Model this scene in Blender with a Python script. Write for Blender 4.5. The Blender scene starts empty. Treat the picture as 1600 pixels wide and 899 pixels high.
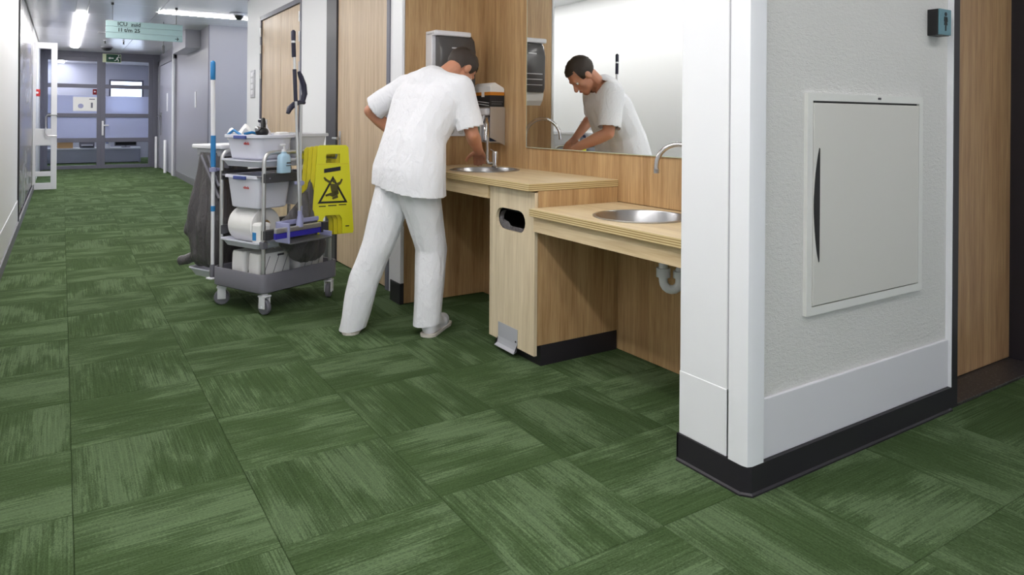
import bpy, bmesh, math, random
from mathutils import Vector, Matrix, noise
random.seed(7)
S = bpy.context.scene
COL = S.collection
PI = math.pi

# ------------------------------------------------------------------ camera
CAM_H = 1.25; FPX = 1096.0; TH = math.atan(703/1096.0); RO = 0.0075
Rv = Vector((math.cos(TH), -math.sin(TH), 0)); Fv = Vector((math.sin(TH), math.cos(TH), 0)); Uv = Vector((0, 0, 1))
RC = Rv*math.cos(RO) + Uv*math.sin(RO); UC = Uv*math.cos(RO) - Rv*math.sin(RO)
cam = bpy.data.cameras.new('camera'); camo = bpy.data.objects.new('camera', cam); COL.objects.link(camo)
cam.sensor_fit = 'HORIZONTAL'; cam.sensor_width = 36.0; cam.lens = 36.0*FPX/1600.0
cam.shift_x = 0.0; cam.shift_y = -(449.5-185.0)/1600.0; cam.clip_start = 0.05; cam.clip_end = 200
m = Matrix((( RC.x, UC.x, -Fv.x, 0), (RC.y, UC.y, -Fv.y, 0), (RC.z, UC.z, -Fv.z, CAM_H), (0, 0, 0, 1)))
camo.matrix_world = m
S.camera = camo

# ------------------------------------------------------------------ world, exposure
W = bpy.data.worlds.new('world'); S.world = W; W.use_nodes = True
bg = W.node_tree.nodes['Background']; bg.inputs[0].default_value = (0.86, 0.92, 1.0, 1); bg.inputs[1].default_value = 4.0
S.view_settings.view_transform = 'Standard'; S.view_settings.look = 'None'
S.view_settings.gamma = 1.0; S.view_settings.use_curve_mapping = False
S.view_settings.exposure = 0.0
LAMP = 27.0            # emission strength of the ceiling luminaires

# ------------------------------------------------------------------ materials
def lin(c):
    def f(v):
        v /= 255.0
        return v/12.92 if v <= 0.04045 else ((v+0.055)/1.055)**2.4
    return (f(c[0]), f(c[1]), f(c[2]), 1.0)
MATS = {}
def mat(name, rgb, rough=0.5, metal=0.0, trans=0.0, alpha=1.0, ior=1.45, emit=0.0, coat=0.0, sss=0.0):
    if name in MATS: return MATS[name]
    M = bpy.data.materials.new(name); M.use_nodes = True
    b = M.node_tree.nodes['Principled BSDF']
    b.inputs['Base Color'].default_value = lin(rgb); b.inputs['Roughness'].default_value = rough
    b.inputs['Metallic'].default_value = metal; b.inputs['IOR'].default_value = ior
    b.inputs['Transmission Weight'].default_value = trans; b.inputs['Alpha'].default_value = alpha
    b.inputs['Coat Weight'].default_value = coat
    if sss: b.inputs['Subsurface Weight'].default_value = sss; b.inputs['Subsurface Radius'].default_value = (.02, .008, .005)
    if emit:
        b.inputs['Emission Color'].default_value = lin(rgb); b.inputs['Emission Strength'].default_value = emit
    MATS[name] = M
    return M
class NT:
    def __init__(s, M): s.t = M.node_tree; s.b = s.t.nodes['Principled BSDF']
    def n(s, typ, **k):
        nd = s.t.nodes.new(typ)
        for a, v in k.items():
            if a.startswith('i_'):
                key = a[2:]; nd.inputs[int(key) if key.isdigit() else key].default_value = v
            else: setattr(nd, a, v)
        return nd
    def l(s, a, b): s.t.links.new(a, b)
    def ramp(s, fac, stops):
        r = s.n('ShaderNodeValToRGB'); e = r.color_ramp.elements
        e[0].position, e[0].color = stops[0][0], stops[0][1]; e[1].position, e[1].color = stops[1][0], stops[1][1]
        for p, c in stops[2:]:
            q = e.new(p); q.color = c
        s.l(fac, r.inputs[0]); return r.outputs[0]
    def bump(s, h, strength, dist):
        b = s.n('ShaderNodeBump'); b.inputs['Strength'].default_value = strength; b.inputs['Distance'].default_value = dist
        s.l(h, b.inputs['Height']); s.l(b.outputs[0], s.b.inputs['Normal'])
    def coords(s, scale, kind='Object', loc=(0, 0, 0), rnd=0.0, rot=(0, 0, 0)):
        tc = s.n('ShaderNodeTexCoord'); mp = s.n('ShaderNodeMapping')
        mp.inputs['Scale'].default_value = scale; mp.inputs['Location'].default_value = loc; mp.inputs['Rotation'].default_value = rot
        src = tc.outputs[kind]
        if rnd:
            oi = s.n('ShaderNodeObjectInfo'); va = s.n('ShaderNodeVectorMath', operation='SCALE'); cb = s.n('ShaderNodeCombineXYZ')
            mu = s.n('ShaderNodeMath', operation='MULTIPLY', i_1=7.31); s.l(oi.outputs['Random'], mu.inputs[0])
            s.l(oi.outputs['Random'], cb.inputs[0]); s.l(mu.outputs[0], cb.inputs[1]); s.l(mu.outputs[0], cb.inputs[2])
            s.l(cb.outputs[0], va.inputs[0]); va.inputs['Scale'].default_value = rnd
            ad = s.n('ShaderNodeVectorMath', operation='ADD'); s.l(src, ad.inputs[0]); s.l(va.outputs[0], ad.inputs[1]); src = ad.outputs[0]
        s.l(src, mp.inputs['Vector']); return mp.outputs[0]
    def noise(s, vec, scale, detail=3, rough=0.5, dist=0.0):
        n = s.n('ShaderNodeTexNoise'); n.inputs['Scale'].default_value = scale; n.inputs['Detail'].default_value = detail
        n.inputs['Roughness'].default_value = rough; n.inputs['Distortion'].default_value = dist; s.l(vec, n.inputs['Vector']); return n.outputs['Fac']
    def math(s, op, a, b=None, clamp=False):
        n = s.n('ShaderNodeMath', operation=op); n.use_clamp = clamp
        for i, v in enumerate((a, b)):
            if v is None: continue
            if isinstance(v, (int, float)): n.inputs[i].default_value = v
            else: s.l(v, n.inputs[i])
        return n.outputs[0]
    def mix(s, fac, a, b):
        n = s.n('ShaderNodeMix', data_type='RGBA')
        if isinstance(fac, (int, float)): n.inputs[0].default_value = fac
        else: s.l(fac, n.inputs[0])
        for i, v in ((6, a), (7, b)):
            if isinstance(v, tuple): n.inputs[i].default_value = v
            else: s.l(v, n.inputs[i])
        return n.outputs[2]

def wood(name, dark, light, rough=0.45, horiz=None, sc=1.0):
    M = mat(name, light, rough); t = NT(M)
    st = {None: (1, 1, .045), 'y': (1, .045, 1), 'x': (.045, 1, 1)}[horiz]
    v = t.coords((st[0]*sc, st[1]*sc, st[2]*sc))
    a = t.noise(v, 26, 4, .6, .4); b = t.noise(v, 150, 2, .5); c = t.noise(v, 6, 2, .5)
    f = t.math('ADD', t.math('MULTIPLY', a, .55), t.math('ADD', t.math('MULTIPLY', b, .3), t.math('MULTIPLY', c, .25)))
    col = t.ramp(f, [(.38, lin(dark)), (.66, lin(light))])
    t.l(col, t.b.inputs['Base Color']); t.bump(b, .08, .002)
    return M
OAK = wood('oak_veneer', (156, 118, 76), (203, 169, 124), .42)
OAK_DOOR = wood('pale_oak_door', (172, 146, 116), (206, 184, 155), .4)
OAK_DOOR2 = wood('brown_oak_door', (146, 108, 74), (192, 156, 114), .4)
OAK_PALE = wood('bleached_oak', (203, 184, 152), (231, 215, 186), .45)
OAK_TOP = wood('oak_worktop', (205, 180, 138), (232, 212, 174), .38, 'y')
OAK_APRON = wood('oak_apron', (200, 174, 134), (228, 208, 172), .45, 'y')
def ply():
    M = mat('plywood_edge', (196, 172, 122), .55); t = NT(M)
    v = t.coords((.2, .2, 1)); n = t.noise(v, 18, 2)
    w = t.n('ShaderNodeTexWave', bands_direction='Z'); w.inputs['Scale'].default_value = 32; w.inputs['Distortion'].default_value = .6
    tc = t.coords((.15, .15, 1)); t.l(tc, w.inputs['Vector'])
    f = t.math('ADD', t.math('MULTIPLY', w.outputs['Fac'], .75), t.math('MULTIPLY', n, .25))
    t.l(t.ramp(f, [(.15, lin((150, 120, 72))), (.7, lin((216, 196, 148)))]), t.b.inputs['Base Color']); return M
PLY = ply()
def carpet():
    M = mat('carpet', (66, 92, 56), .95); t = NT(M); t.b.inputs['Specular IOR Level'].default_value = .08
    big = t.noise(t.coords((1, .34, 1), rnd=40), 5.6, 4, .55, .25)       # elongated light patches along the tile
    mid = t.noise(t.coords((1, .25, 1), rnd=23), 21, 3, .6, .2)
    lines = t.noise(t.coords((1, .02, 1), rnd=11), 165, 2, .6)           # tufted rows
    speck = t.noise(t.coords((1, .5, 1), rnd=5), 260, 2, .7)
    f0 = t.math('ADD', t.math('MULTIPLY', big, .78), t.math('MULTIPLY', mid, .22))
    f0 = t.math('ADD', f0, t.math('MULTIPLY', t.math('SUBTRACT', lines, .5), .22))
    f0 = t.math('ADD', f0, t.math('MULTIPLY', t.math('SUBTRACT', speck, .5), .16))
    m = t.ramp(f0, [(.43, (0, 0, 0, 1)), (.58, (1, 1, 1, 1)), (.505, (.3, .3, .3, 1))])
    base = t.mix(m, lin((62, 80, 49)), lin((86, 104, 74)))
    g = t.math('SUBTRACT', lines, .5); g = t.math('MULTIPLY', g, .9)
    s = t.math('MULTIPLY', t.math('SUBTRACT', speck, .5), 1.05)
    k = t.math('ADD', t.math('ADD', g, s), 1.0)
    oi = t.n('ShaderNodeObjectInfo'); rr = t.math('ADD', t.math('MULTIPLY', oi.outputs['Random'], .12), .94)
    k = t.math('MULTIPLY', k, rr)
    vm = t.n('ShaderNodeVectorMath', operation='SCALE'); t.l(base, vm.inputs[0]); t.l(k, vm.inputs['Scale'])
    t.l(vm.outputs[0], t.b.inputs['Base Color']); t.bump(t.math('ADD', lines, speck), .35, .003)
    return M
CARPET = carpet()
def paint(name, rgb, rough=.55, tex=0.0):
    M = mat(name, rgb, rough); t = NT(M)
    if tex:
        v = t.coords((1, 1, 2.2)); n = t.noise(v, 130, 3, .6, .5); n2 = t.noise(v, 40, 2)
        t.bump(t.math('ADD', n, n2), tex, .004)
    else:
        t.bump(t.noise(t.coords((1, 1, 1)), 90, 2), .03, .002)
    return M
WHITE = paint('white_wall_paint', (232, 233, 236)); TEXW = paint('textured_wallpaper', (222, 221, 218), .7, .8)
GUARD = mat('white_wall_guard', (236, 237, 241), .35); BAND = mat('white_wainscot', (224, 223, 228), .4)
BLACKV = mat('black_vinyl_skirting', (40, 37, 43), .45); GREYV = mat('grey_skirting', (112, 112, 118), .5)
FRAME_DK = mat('dark_grey_frame', (66, 65, 70), .4); FRAME_GY = mat('blue_grey_frame', (104, 104, 118), .42)
GAP = mat('shadow_gap', (38, 38, 42), .7)
CEIL = paint('ceiling_metal', (238, 238, 244), .22)
GREYW = mat('grey_wall_panel', (150, 150, 160), .3); GREYD = mat('grey_door', (156, 157, 172), .35)
CHROME = mat('chrome', (205, 203, 204), .14, 1.0); STEEL = mat('brushed_steel', (178, 178, 180), .28, 1.0)
ALU = mat('aluminium', (206, 206, 206), .33, .85)
MIRROR = mat('mirror_glass', (244, 247, 246), .0, 1.0)
GLASS = mat('clear_glass', (235, 240, 250), .02, 0, 1.0, ior=1.02)
FROST = mat('frosted_film', (196, 204, 238), .55, 0, .35, ior=1.05)
WPLAS = mat('white_plastic', (233, 233, 238), .38); LPLAS = mat('pale_lilac_plastic', (222, 223, 236), .4)
GPLAS = mat('grey_plastic', (112, 111, 120), .45); DPLAS = mat('dark_grey_plastic', (72, 72, 76), .42)
SMOKE = mat('smoked_plastic', (82, 80, 80), .22); BLACK = mat('black_plastic', (24, 24, 26), .4)
NAVY = mat('navy_grip', (42, 42, 62), .45); BLUE = mat('blue_plastic', (46, 128, 190), .4); VIOLET = mat('violet_rubber', (52, 46, 156), .45)
LILAC = mat('lilac_plastic', (158, 160, 198), .4); YELLOW = mat('yellow_plastic', (222, 218, 34), .42); YELLOW2 = mat('amber_yellow_plastic', (214, 200, 30), .42)
BAGM = mat('black_bin_bag', (88, 85, 87), .3); RED = mat('red_print', (196, 44, 44), .5)
PAPER = mat('paper', (240, 239, 238), .85); CARD = mat('cardboard', (196, 158, 112), .8)
TEAL = mat('teal_sign_face', (98, 138, 150), .35); MINT = mat('mint_sign', (164, 192, 194), .4); INK = mat('sign_ink', (28, 34, 36), .6)
BLUEL = mat('pale_blue_liquid', (178, 210, 232), .2, coat=.3); GREEN = mat('exit_green', (22, 74, 52), .4); PGREEN = mat('exit_pale', (226, 232, 196), .4)
STONE = mat('dark_stone_sill', (58, 54, 54), .4); ORANGE = mat('orange_print', (206, 130, 40), .5)
CREAM = mat('cream_cabinet_paint', (214, 212, 206), .42); CREAMF = mat('cream_cabinet_frame', (226, 226, 222), .4)
COTTON = mat('white_cotton', (240, 240, 245), .85); SKIN = mat('skin', (198, 140, 112), .5, sss=.12); HAIR = mat('brown_hair', (54, 44, 38), .6)
LENS = mat('luminaire_lens', (255, 252, 249), .4, emit=LAMP); LENS_FAR = mat('luminaire_lens_far', (255, 252, 249), .4, emit=LAMP*1.7); LENS_MID = mat('luminaire_lens_mid', (255, 252, 249), .4, emit=LAMP*1.1); LENS_DIM = mat('luminaire_lens_dim', (255, 252, 249), .4, emit=LAMP*.55); BULB = mat('lips', (160, 92, 82), .5)
t = NT(STONE); n = t.noise(t.coords((1, 1, 1)), 70, 3, .7); t.l(t.ramp(n, [(.55, lin((50, 46, 46))), (.72, lin((120, 112, 110)))]), t.b.inputs['Base Color'])
t = NT(STEEL); t.bump(t.noise(t.coords((1, 1, 20)), 60, 2), .05, .001)
t = NT(COTTON); t.bump(t.noise(t.coords((1, 1, .6)), 16, 4, .55, 1.2), .55, .02)
t = NT(BAGM); t.bump(t.noise(t.coords((1, 1, .4)), 22, 4, .6, 1.5), .7, .02)

def mural():
    M = mat('printed_mural', (170, 172, 190), .25); t = NT(M); v = t.coords((1, .35, 1))
    a = t.noise(v, 1.7, 4, .6, 1.2); b = t.noise(v, 5, 3)
    t.l(t.ramp(t.math('ADD', t.math('MULTIPLY', a, .75), t.math('MULTIPLY', b, .25)),
        [(.3, lin((84, 90, 136))), (.72, lin((176, 176, 186))), (.42, lin((112, 118, 158))), (.55, lin((140, 138, 142))), (.48, lin((122, 114, 100)))]), t.b.inputs['Base Color'])
    return M
MURAL = mural()

# ------------------------------------------------------------------ mesh helpers
class B:
    def __init__(s): s.bm = bmesh.new()
    def _xf(s, vs, M):
        if M is not None: bmesh.ops.transform(s.bm, matrix=M, verts=vs)
    def box(s, x0, x1, y0, y1, z0, z1, bev=0.0, seg=2, M=None):
        r = bmesh.ops.create_cube(s.bm, size=1.0); vs = r['verts']
        for v in vs:
            v.co = Vector(((x0+x1)/2+v.co.x*(x1-x0), (y0+y1)/2+v.co.y*(y1-y0), (z0+z1)/2+v.co.z*(z1-z0)))
        if bev:
            es = list({e for v in vs for e in v.link_edges})
            r2 = bmesh.ops.bevel(s.bm, geom=es, offset=min(bev, .49*min(abs(x1-x0), abs(y1-y0), abs(z1-z0))), segments=seg, profile=.5, affect='EDGES')
            vs = list({v for f in r2['faces'] for v in f.verts} | {v for v in vs if v.is_valid})
        s._xf(vs, M); return s
    def ring(s, pts): return [s.bm.verts.new(p) for p in pts]
    def loft(s, rings, closed=True, c0=True, c1=True):
        R = [s.ring(r) for r in rings]; n = len(R[0])
        for a, b in zip(R, R[1:]):
            for i in range(n if closed else n-1):
                j = (i+1) % n
                try: s.bm.faces.new((a[i], a[j], b[j], b[i]))
                except ValueError: pass
        if c0: s.bm.faces.new(list(reversed(R[0])))
        if c1: s.bm.faces.new(R[-1])
        return s
    def tube(s, pts, r, seg=10, caps=True):
        pts = [Vector(p) for p in pts]; rs = r if isinstance(r, (list, tuple)) else [r]*len(pts)
        rings = []; up = None
        for i, p in enumerate(pts):
            d = (pts[min(i+1, len(pts)-1)]-pts[max(i-1, 0)]).normalized()
            if up is None: up = d.orthogonal().normalized()
            up = (up-d*up.dot(d)); up = up.normalized() if up.length > 1e-6 else d.orthogonal().normalized()
            sd = d.cross(up)
            rings.append([p+(up*math.cos(2*PI*k/seg)+sd*math.sin(2*PI*k/seg))*rs[i] for k in range(seg)])
        return s.loft(rings, True, caps, caps)
    def lathe(s, prof, c=(0, 0, 0), seg=24, ax='z', caps=True):
        c = Vector(c); rings = []
        for r, h in prof:
            r = max(r, 1e-4); rg = []
            for k in range(seg):
                a = 2*PI*k/seg; u, v = r*math.cos(a), r*math.sin(a)
                rg.append(c+(Vector((u, v, h)) if ax == 'z' else Vector((h, u, v)) if ax == 'x' else Vector((v, h, u))))
            rings.append(rg)
        return s.loft(rings, True, caps, caps)
    def prism(s, poly, ax, a0, a1):
        def P(u, v, a): return {'x': (a, u, v), 'y': (u, a, v), 'z': (u, v, a)}[ax]
        return s.loft([[P(u, v, a0) for u, v in poly], [P(u, v, a1) for u, v in poly]])
    def sphere(s, c, r, sc=(1, 1, 1), M=None, u=16, v=10):
        q = bmesh.ops.create_uvsphere(s.bm, u_segments=u, v_segments=v, radius=r)['verts']
        for w in q: w.co = Vector((w.co.x*sc[0]+c[0], w.co.y*sc[1]+c[1], w.co.z*sc[2]+c[2]))
        s._xf(q, M); return s
    def cap(s, p0, r0, p1, r1, seg=14):
        p0, p1 = Vector(p0), Vector(p1); d = p1-p0; L = d.length; d.normalize(); o = d.orthogonal().normalized(); w = d.cross(o)
        rings = []
        for k in range(5):
            a = -PI/2+PI/2*k/4.0; rings.append((p0+d*(r0*math.sin(a)), max(r0*math.cos(a), 1e-4)))
        for k in range(5):
            a = PI/2*k/4.0; rings.append((p1+d*(r1*math.sin(a)), max(r1*math.cos(a), 1e-4)))
        return s.loft([[c+(o*math.cos(2*PI*i/seg)+w*math.sin(2*PI*i/seg))*r for i in range(seg)] for c, r in rings])
def rrect(w, d, r, z, n=4, cx=0, cy=0):
    out = []
    for sx, sy, a0 in ((1, 1, 0), (-1, 1, PI/2), (-1, -1, PI), (1, -1, 1.5*PI)):
        for k in range(n+1):
            a = a0+PI/2*k/n; out.append((cx+sx*(w/2-r)+r*math.cos(a), cy+sy*(d/2-r)+r*math.sin(a), z))
    return out
MW = {}                                        # world matrix of every object made here
def link(o, parent, M):
    COL.objects.link(o); MW[o] = M
    if parent is None: o.matrix_basis = M
    else:
        o.parent = parent; o.matrix_basis = MW[parent].inverted() @ M
def obj(name, b, material, parent=None, M=None, smooth=None, local=False):
    """b: a B whose coordinates are world coordinates, or local ones when local=True"""
    bm = b.bm if isinstance(b, B) else b
    bmesh.ops.recalc_face_normals(bm, faces=bm.faces[:])
    base = MW[parent] if parent is not None else Matrix.Identity(4)
    if M is None: M = base
    if not local: bm.transform(M.inverted())
    me = bpy.data.meshes.new(name); bm.to_mesh(me); bm.free()
    me.materials.append(material)
    if smooth is not None:
        for p in me.polygons: p.use_smooth = True
        try: me.set_sharp_from_angle(angle=math.radians(smooth))
        except Exception: pass
    o = bpy.data.objects.new(name, me); link(o, parent, M); return o
def tag(o, label=None, cat=None, group=None, kind=None):
    if label: o['label'] = label
    if cat: o['category'] = cat
    if group: o['group'] = group
    if kind: o['kind'] = kind
    return o
def thing(name, label, cat, M=None, group=None, kind=None):
    if M is None: M = Matrix.Identity(4)
    elif not isinstance(M, Matrix): M = Matrix.Translation(Vector(M))
    o = bpy.data.objects.new(name, None); o.empty_display_size = .1; link(o, None, M)
    return tag(o, label, cat, group, kind)
def struct(name, b, material, label=None, parent=None):
    o = obj(name, b, material, parent)
    if parent is None: tag(o, label, None, None, 'structure')
    return o
def box(*a, **k): return B().box(*a, **k)
def text_mesh(name, s, size, material, M, parent, extrude=.0006, align='LEFT', sx=1.0):
    cu = bpy.data.curves.new(name, 'FONT'); cu.body = s; cu.size = size; cu.extrude = extrude; cu.align_x = align; cu.resolution_u = 3; cu.offset = size*.018
    tmp = bpy.data.objects.new('tmp', cu); COL.objects.link(tmp)
    dg = bpy.context.evaluated_depsgraph_get(); me = bpy.data.meshes.new_from_object(tmp.evaluated_get(dg))
    bpy.data.objects.remove(tmp); me.materials.clear(); me.materials.append(material); me.name = name
    if sx != 1.0:
        for v in me.vertices: v.co.x *= sx
    o = bpy.data.objects.new(name, me); link(o, parent, M); return o
FACE_NEG_Y = Matrix(((1, 0, 0, 0), (0, 0, -1, 0), (0, 1, 0, 0), (0, 0, 0, 1)))     # text plane facing -Y
def T(x, y, z): return Matrix.Translation(Vector((x, y, z)))
# ================================================================== SETTING
XL, XR, XB = -0.40, 1.99, 2.545           # left wall, right corridor wall, back of the wash niche
CZ = 2.72                                 # ceiling height
YF = 19.0                                 # glazed doors closing the corridor
# --- floor: slab with loose-laid carpet tiles in a quarter-turned grid
floor = struct('floor', box(-.6, 4.8, -4.0, 24.5, -.12, -.012), CARPET, 'green carpet tile floor of the hospital corridor')
TP = .51; TX0 = .036; TY0 = 3.09
tb = B(); tb.box(-.2545, .2545, -.2545, .2545, -.012, 0, .002, 1)
tile0 = None; keep = []
for i in range(-1, 9):
    for j in range(-6, 42):
        cx = TX0+(i+.5)*TP; cy = TY0+(j+.5)*TP
        cor = -.62 < cx < 2.2 and .4 < cy < 24.0
        niche = 1.9 < cx < 2.75 and 1.7 < cy < 4.5
        fore = 1.9 < cx < 4.2 and .3 < cy < 1.8
        side = 1.9 < cx < 2.9 and 9.3 < cy < 12.3
        if cor or niche or fore or side: keep.append((cx, cy, (i+j) % 2))
for cx, cy, q in keep:
    M = T(cx, cy, 0) @ Matrix.Rotation((PI/2 if q == 0 else 0)+random.choice((0, PI)), 4, 'Z')
    if tile0 is None:
        tile0 = obj('carpet_tile', tb, CARPET, floor, M, local=True)
    else:
        o = bpy.data.objects.new('carpet_tile', tile0.data); link(o, floor, M)

# --- ceiling: slab with metal panels
ceil = struct('ceiling', box(-.6, 4.8, -4.0, 24.5, CZ+.022, CZ+.15), CEIL, 'pale metal panel ceiling over the corridor')
pan = {}
def cpanel(x0, x1, y0, y1):
    key = (round(x1-x0, 3), round(y1-y0, 3))
    if key not in pan:
        pan[key] = obj('ceiling_panel', box(-key[0]/2+.003, key[0]/2-.003, -key[1]/2+.003, key[1]/2-.003, 0, .021, .002, 1), CEIL, ceil, T((x0+x1)/2, (y0+y1)/2, CZ), local=True)
    else:
        o = bpy.data.objects.new('ceiling_panel', pan[key].data); link(o, ceil, T((x0+x1)/2, (y0+y1)/2, CZ))
lums = [(-3.4, 2.7), (4.2, 10.3), (11.8, 17.9)]
LX0, LX1 = .155, .29
for k in range(19):
    y0 = -3.8+1.2*k; y1 = y0+1.2
    if y0 < YF < y1: y1 = YF
    cpanel(XL, LX0, y0, y1)
    if 9.4 < y0 < 12.0: cpanel(LX1, 1.14, y0, y1); cpanel(1.14, 2.9, y0, y1) if not (y0 < 11.08 < y1) else (cpanel(1.14, 2.9, y0, 11.03), cpanel(1.14, 2.9, 11.13, y1))
    else: cpanel(LX1, 1.14, y0, y1); cpanel(1.14, 1.99, y0, y1)
    if y1 <= 2.3: cpanel(1.99, 2.9, y0, y1); cpanel(2.9, 3.8, y0, y1); cpanel(3.8, 4.8, y0, y1)
for a, b in ((-3.8, -3.4), (2.7, 4.2), (10.3, 11.8), (17.9, YF)): cpanel(LX0, LX1, a, b)
cpanel(1.99, 2.8, 2.2, 4.5)

def luminaire(x0, x1, y0, y1, label, lens=LENS):
    cx, cy = (x0+x1)/2, (y0+y1)/2
    o = thing('ceiling_light', label, 'ceiling light', (cx, cy, CZ))
    obj('housing', box(x0, x1, y0, y1, CZ+.004, CZ+.021), WPLAS, o)
    obj('lens', box(x0+.004, x1-.004, y0+.004, y1-.004, CZ-.012, CZ+.004), lens, o)
    return o
luminaire(LX0, LX1, -3.4, 2.7, 'long white ceiling light above the viewer at the near end of the corridor')
luminaire(LX0, LX1, 4.2, 10.3, 'long white ceiling light cut off by the top edge, nearer than the hanging sign', LENS_MID)
luminaire(LX0, LX1, 11.8, 17.9, 'long white ceiling strip light running towards the glazed doors', LENS_FAR)
luminaire(1.14, 2.9, 11.03, 11.13, 'thin white ceiling light running crosswise behind the hanging sign', LENS_FAR)
luminaire(2.2, 3.8, .25, .40, 'white ceiling light above the wall with the cream cabinet', LENS_DIM)
luminaire(.9, 1.05, .6, 3.6, 'white ceiling light above the floor in front of the washbasins', LENS_DIM)
luminaire(-.1, .05, 20.2, 23.4, 'white ceiling light in the room behind the glazed doors', LENS_FAR)

# --- left side
wall_left = struct('wall_left', box(XL-.15, XL, -4.0, 9.2, 0, CZ+.02), WHITE, 'smooth white wall along the left of the corridor')
struct('wainscot', box(XL, XL+.006, -4.0, 9.19, .10, .33, .003), BAND, parent=wall_left)
struct('trim_1', box(XL-.15, XL+.016, 9.2, 9.25, 0, CZ+.02), GAP, 'black shadow joint where the white left wall meets the mural')
struct('wall_left_far', box(XL-.15, XL-.012, 9.25, 14.1, 0, CZ+.02), MURAL, 'grey blue mural panel wall on the left of the corridor')
struct('wall_left_end', box(XL-.15, XL-.012, 14.1, 24.5, 0, CZ+.02), WHITE, 'pale wall beyond the open glazed door leaf')
struct('baseboard_left', box(XL, XL+.018, -4.0, 14.0, 0, .10, .002), GREYV, 'grey skirting along the left wall')
struct('wall_back', box(-.6, 4.8, -4.15, -4.0, 0, .35).box(-.6, 4.8, -4.15, -4.0, 2.55, CZ+.02).box(-.6, -.35, -4.15, -4.0, .35, 2.55).box(1.26, 4.8, -4.15, -4.0, .35, 2.55), WHITE, 'white wall with an added fill light window behind the viewer')
w2 = thing('fill_window_back', 'unseen window added behind the viewer as fill light', None, (.45, -4.1, .35), None, 'structure')  # unseen window, added so fill light reaches the surfaces facing the camera
for x in (-.35, 1.20): obj('window_frame', box(x, x+.06, -4.12, -4.06, .35, 2.55), WPLAS, w2)
for x in (-.29,): obj('pane', box(x, x+1.49, -4.095, -4.09, .35, 2.55), GLASS, w2)
struct('wall_outer', box(4.65, 4.8, -4.0, 9.6, 0, CZ+.02).box(4.65, 4.8, 12.0, 13.0, 0, CZ+.02).box(4.65, 4.8, 9.6, 12.0, 0, .35).box(4.65, 4.8, 9.6, 12.0, 2.55, CZ+.02), WHITE, 'white wall with an added fill light window at the right end of the side passages')
w3 = thing('fill_window_side', 'unseen window added at the end of the side passage as fill light', None, (4.7, 10.8, .35), None, 'structure')  # added out of view so that daylight brightens the corridor and its ceiling
for y in (9.6, 10.77, 11.94): obj('window_frame', box(4.68, 4.74, y, y+.06, .35, 2.55), WPLAS, w3)
for y in (9.66, 10.83): obj('pane', box(4.70, 4.705, y, y+1.11, .35, 2.55), GLASS, w3)

# glazed leaf standing open from the left wall
d1 = thing('door_1', 'white framed glazed door leaf standing open at the mural wall', None, (-.235, 14.0, 0), None, 'structure')
def leaf_part(n, x0, x1, z0, z1, mt=WPLAS, y0=13.975, y1=14.025, par=d1): return obj(n, box(x0, x1, y0, y1, z0, z1, .004), mt, par)
leaf_part('stile', -.155, -.072, 0.01, 2.45); leaf_part('stile', -.405, -.365, .01, 2.45)
for z0, z1 in ((2.35, 2.45), (.74, 1.02), (.23, .31), (.01, .12)): leaf_part('rail', -.365, -.155, z0, z1)
for z0, z1 in ((1.02, 2.35), (.31, .74), (.12, .23)): leaf_part('pane', -.365, -.155, z0, z1, GLASS, 13.996, 14.004)
hb = B(); hb.tube([(-.075, 13.975, 1.24), (-.075, 13.93, 1.25), (-.2, 13.93, 1.25), (-.225, 13.93, 1.22), (-.225, 13.93, .93), (-.2, 13.93, .90), (-.075, 13.93, .90), (-.075, 13.975, .91)], .011, 8)
obj('handle', hb, STEEL, d1, smooth=40)

# --- glazed double doors at the end of the corridor
fr = thing('trim_2', 'blue grey metal frame around the glazed double doors', None, (.8, YF, 0), None, 'structure')
obj('post', box(-.45, -.36, YF-.04, YF+.05, 0, CZ, .004), FRAME_GY, fr); obj('post', box(1.84, 1.99, YF-.04, YF+.05, 0, CZ, .004), FRAME_GY, fr)
obj('head', box(-.36, 1.84, YF-.04, YF+.05, 2.60, CZ, .004), FRAME_GY, fr)
def glazed_leaf(name, label, x0, x1, hx, tp):
    d = thing(name, label, None, ((x0+x1)/2, YF, 0), None, 'structure')
    for a, b in ((x0, x0+.085), (x1-.085, x1)): obj('stile', box(a, b, YF-.03, YF+.03, .01, 2.60, .004), FRAME_GY, d)
    zs = [.01, .09, .62, .72, 1.20, 1.29, 1.88, 1.97, tp, 2.60]
    for k in range(0, 10, 2): obj('rail', box(x0+.085, x1-.085, YF-.03, YF+.03, zs[k], zs[k+1], .004), FRAME_GY, d)
    for k in range(1, 9, 2): obj('pane', box(x0+.085, x1-.085, YF-.004, YF+.004, zs[k], zs[k+1]), GLASS, d)
    obj('frosted_film', box(x0+.087, x1-.087, YF-.008, YF-.005, .72, 1.20), FROST, d); obj('frosted_film', box(x0+.087, x1-.087, YF-.008, YF-.005, 1.29, 1.70), FROST, d)
    if hx:
        obj('handle', box(hx-.02, hx+.02, YF-.05, YF-.03, .78, 1.12, .006), WPLAS, d)
        obj('lever', box(hx, hx+.12, YF-.075, YF-.05, 1.0, 1.03, .006), WPLAS, d)
    return d
glazed_leaf('door_2', 'left leaf of the glazed double doors with a paper notice', -.36, .765, None, 2.50)
glazed_leaf('door_3', 'right leaf of the glazed double doors with a white handle', .765, 1.84, .80, 2.53)
nt = tag(obj('paper_notice', box(.21, .68, YF-.014, YF-.009, 1.345, 1.67), PAPER), 'white paper notice stuck on the left glazed door leaf', 'notice')
obj('print', B().lathe([(.055, 0), (.055, .002)], (.36, YF-.017, 1.46), 16, 'y'), LILAC, nt); obj('print', box(.56, .60, YF-.017, YF-.0145, 1.42, 1.54, .01), FRAME_GY, nt)
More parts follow.
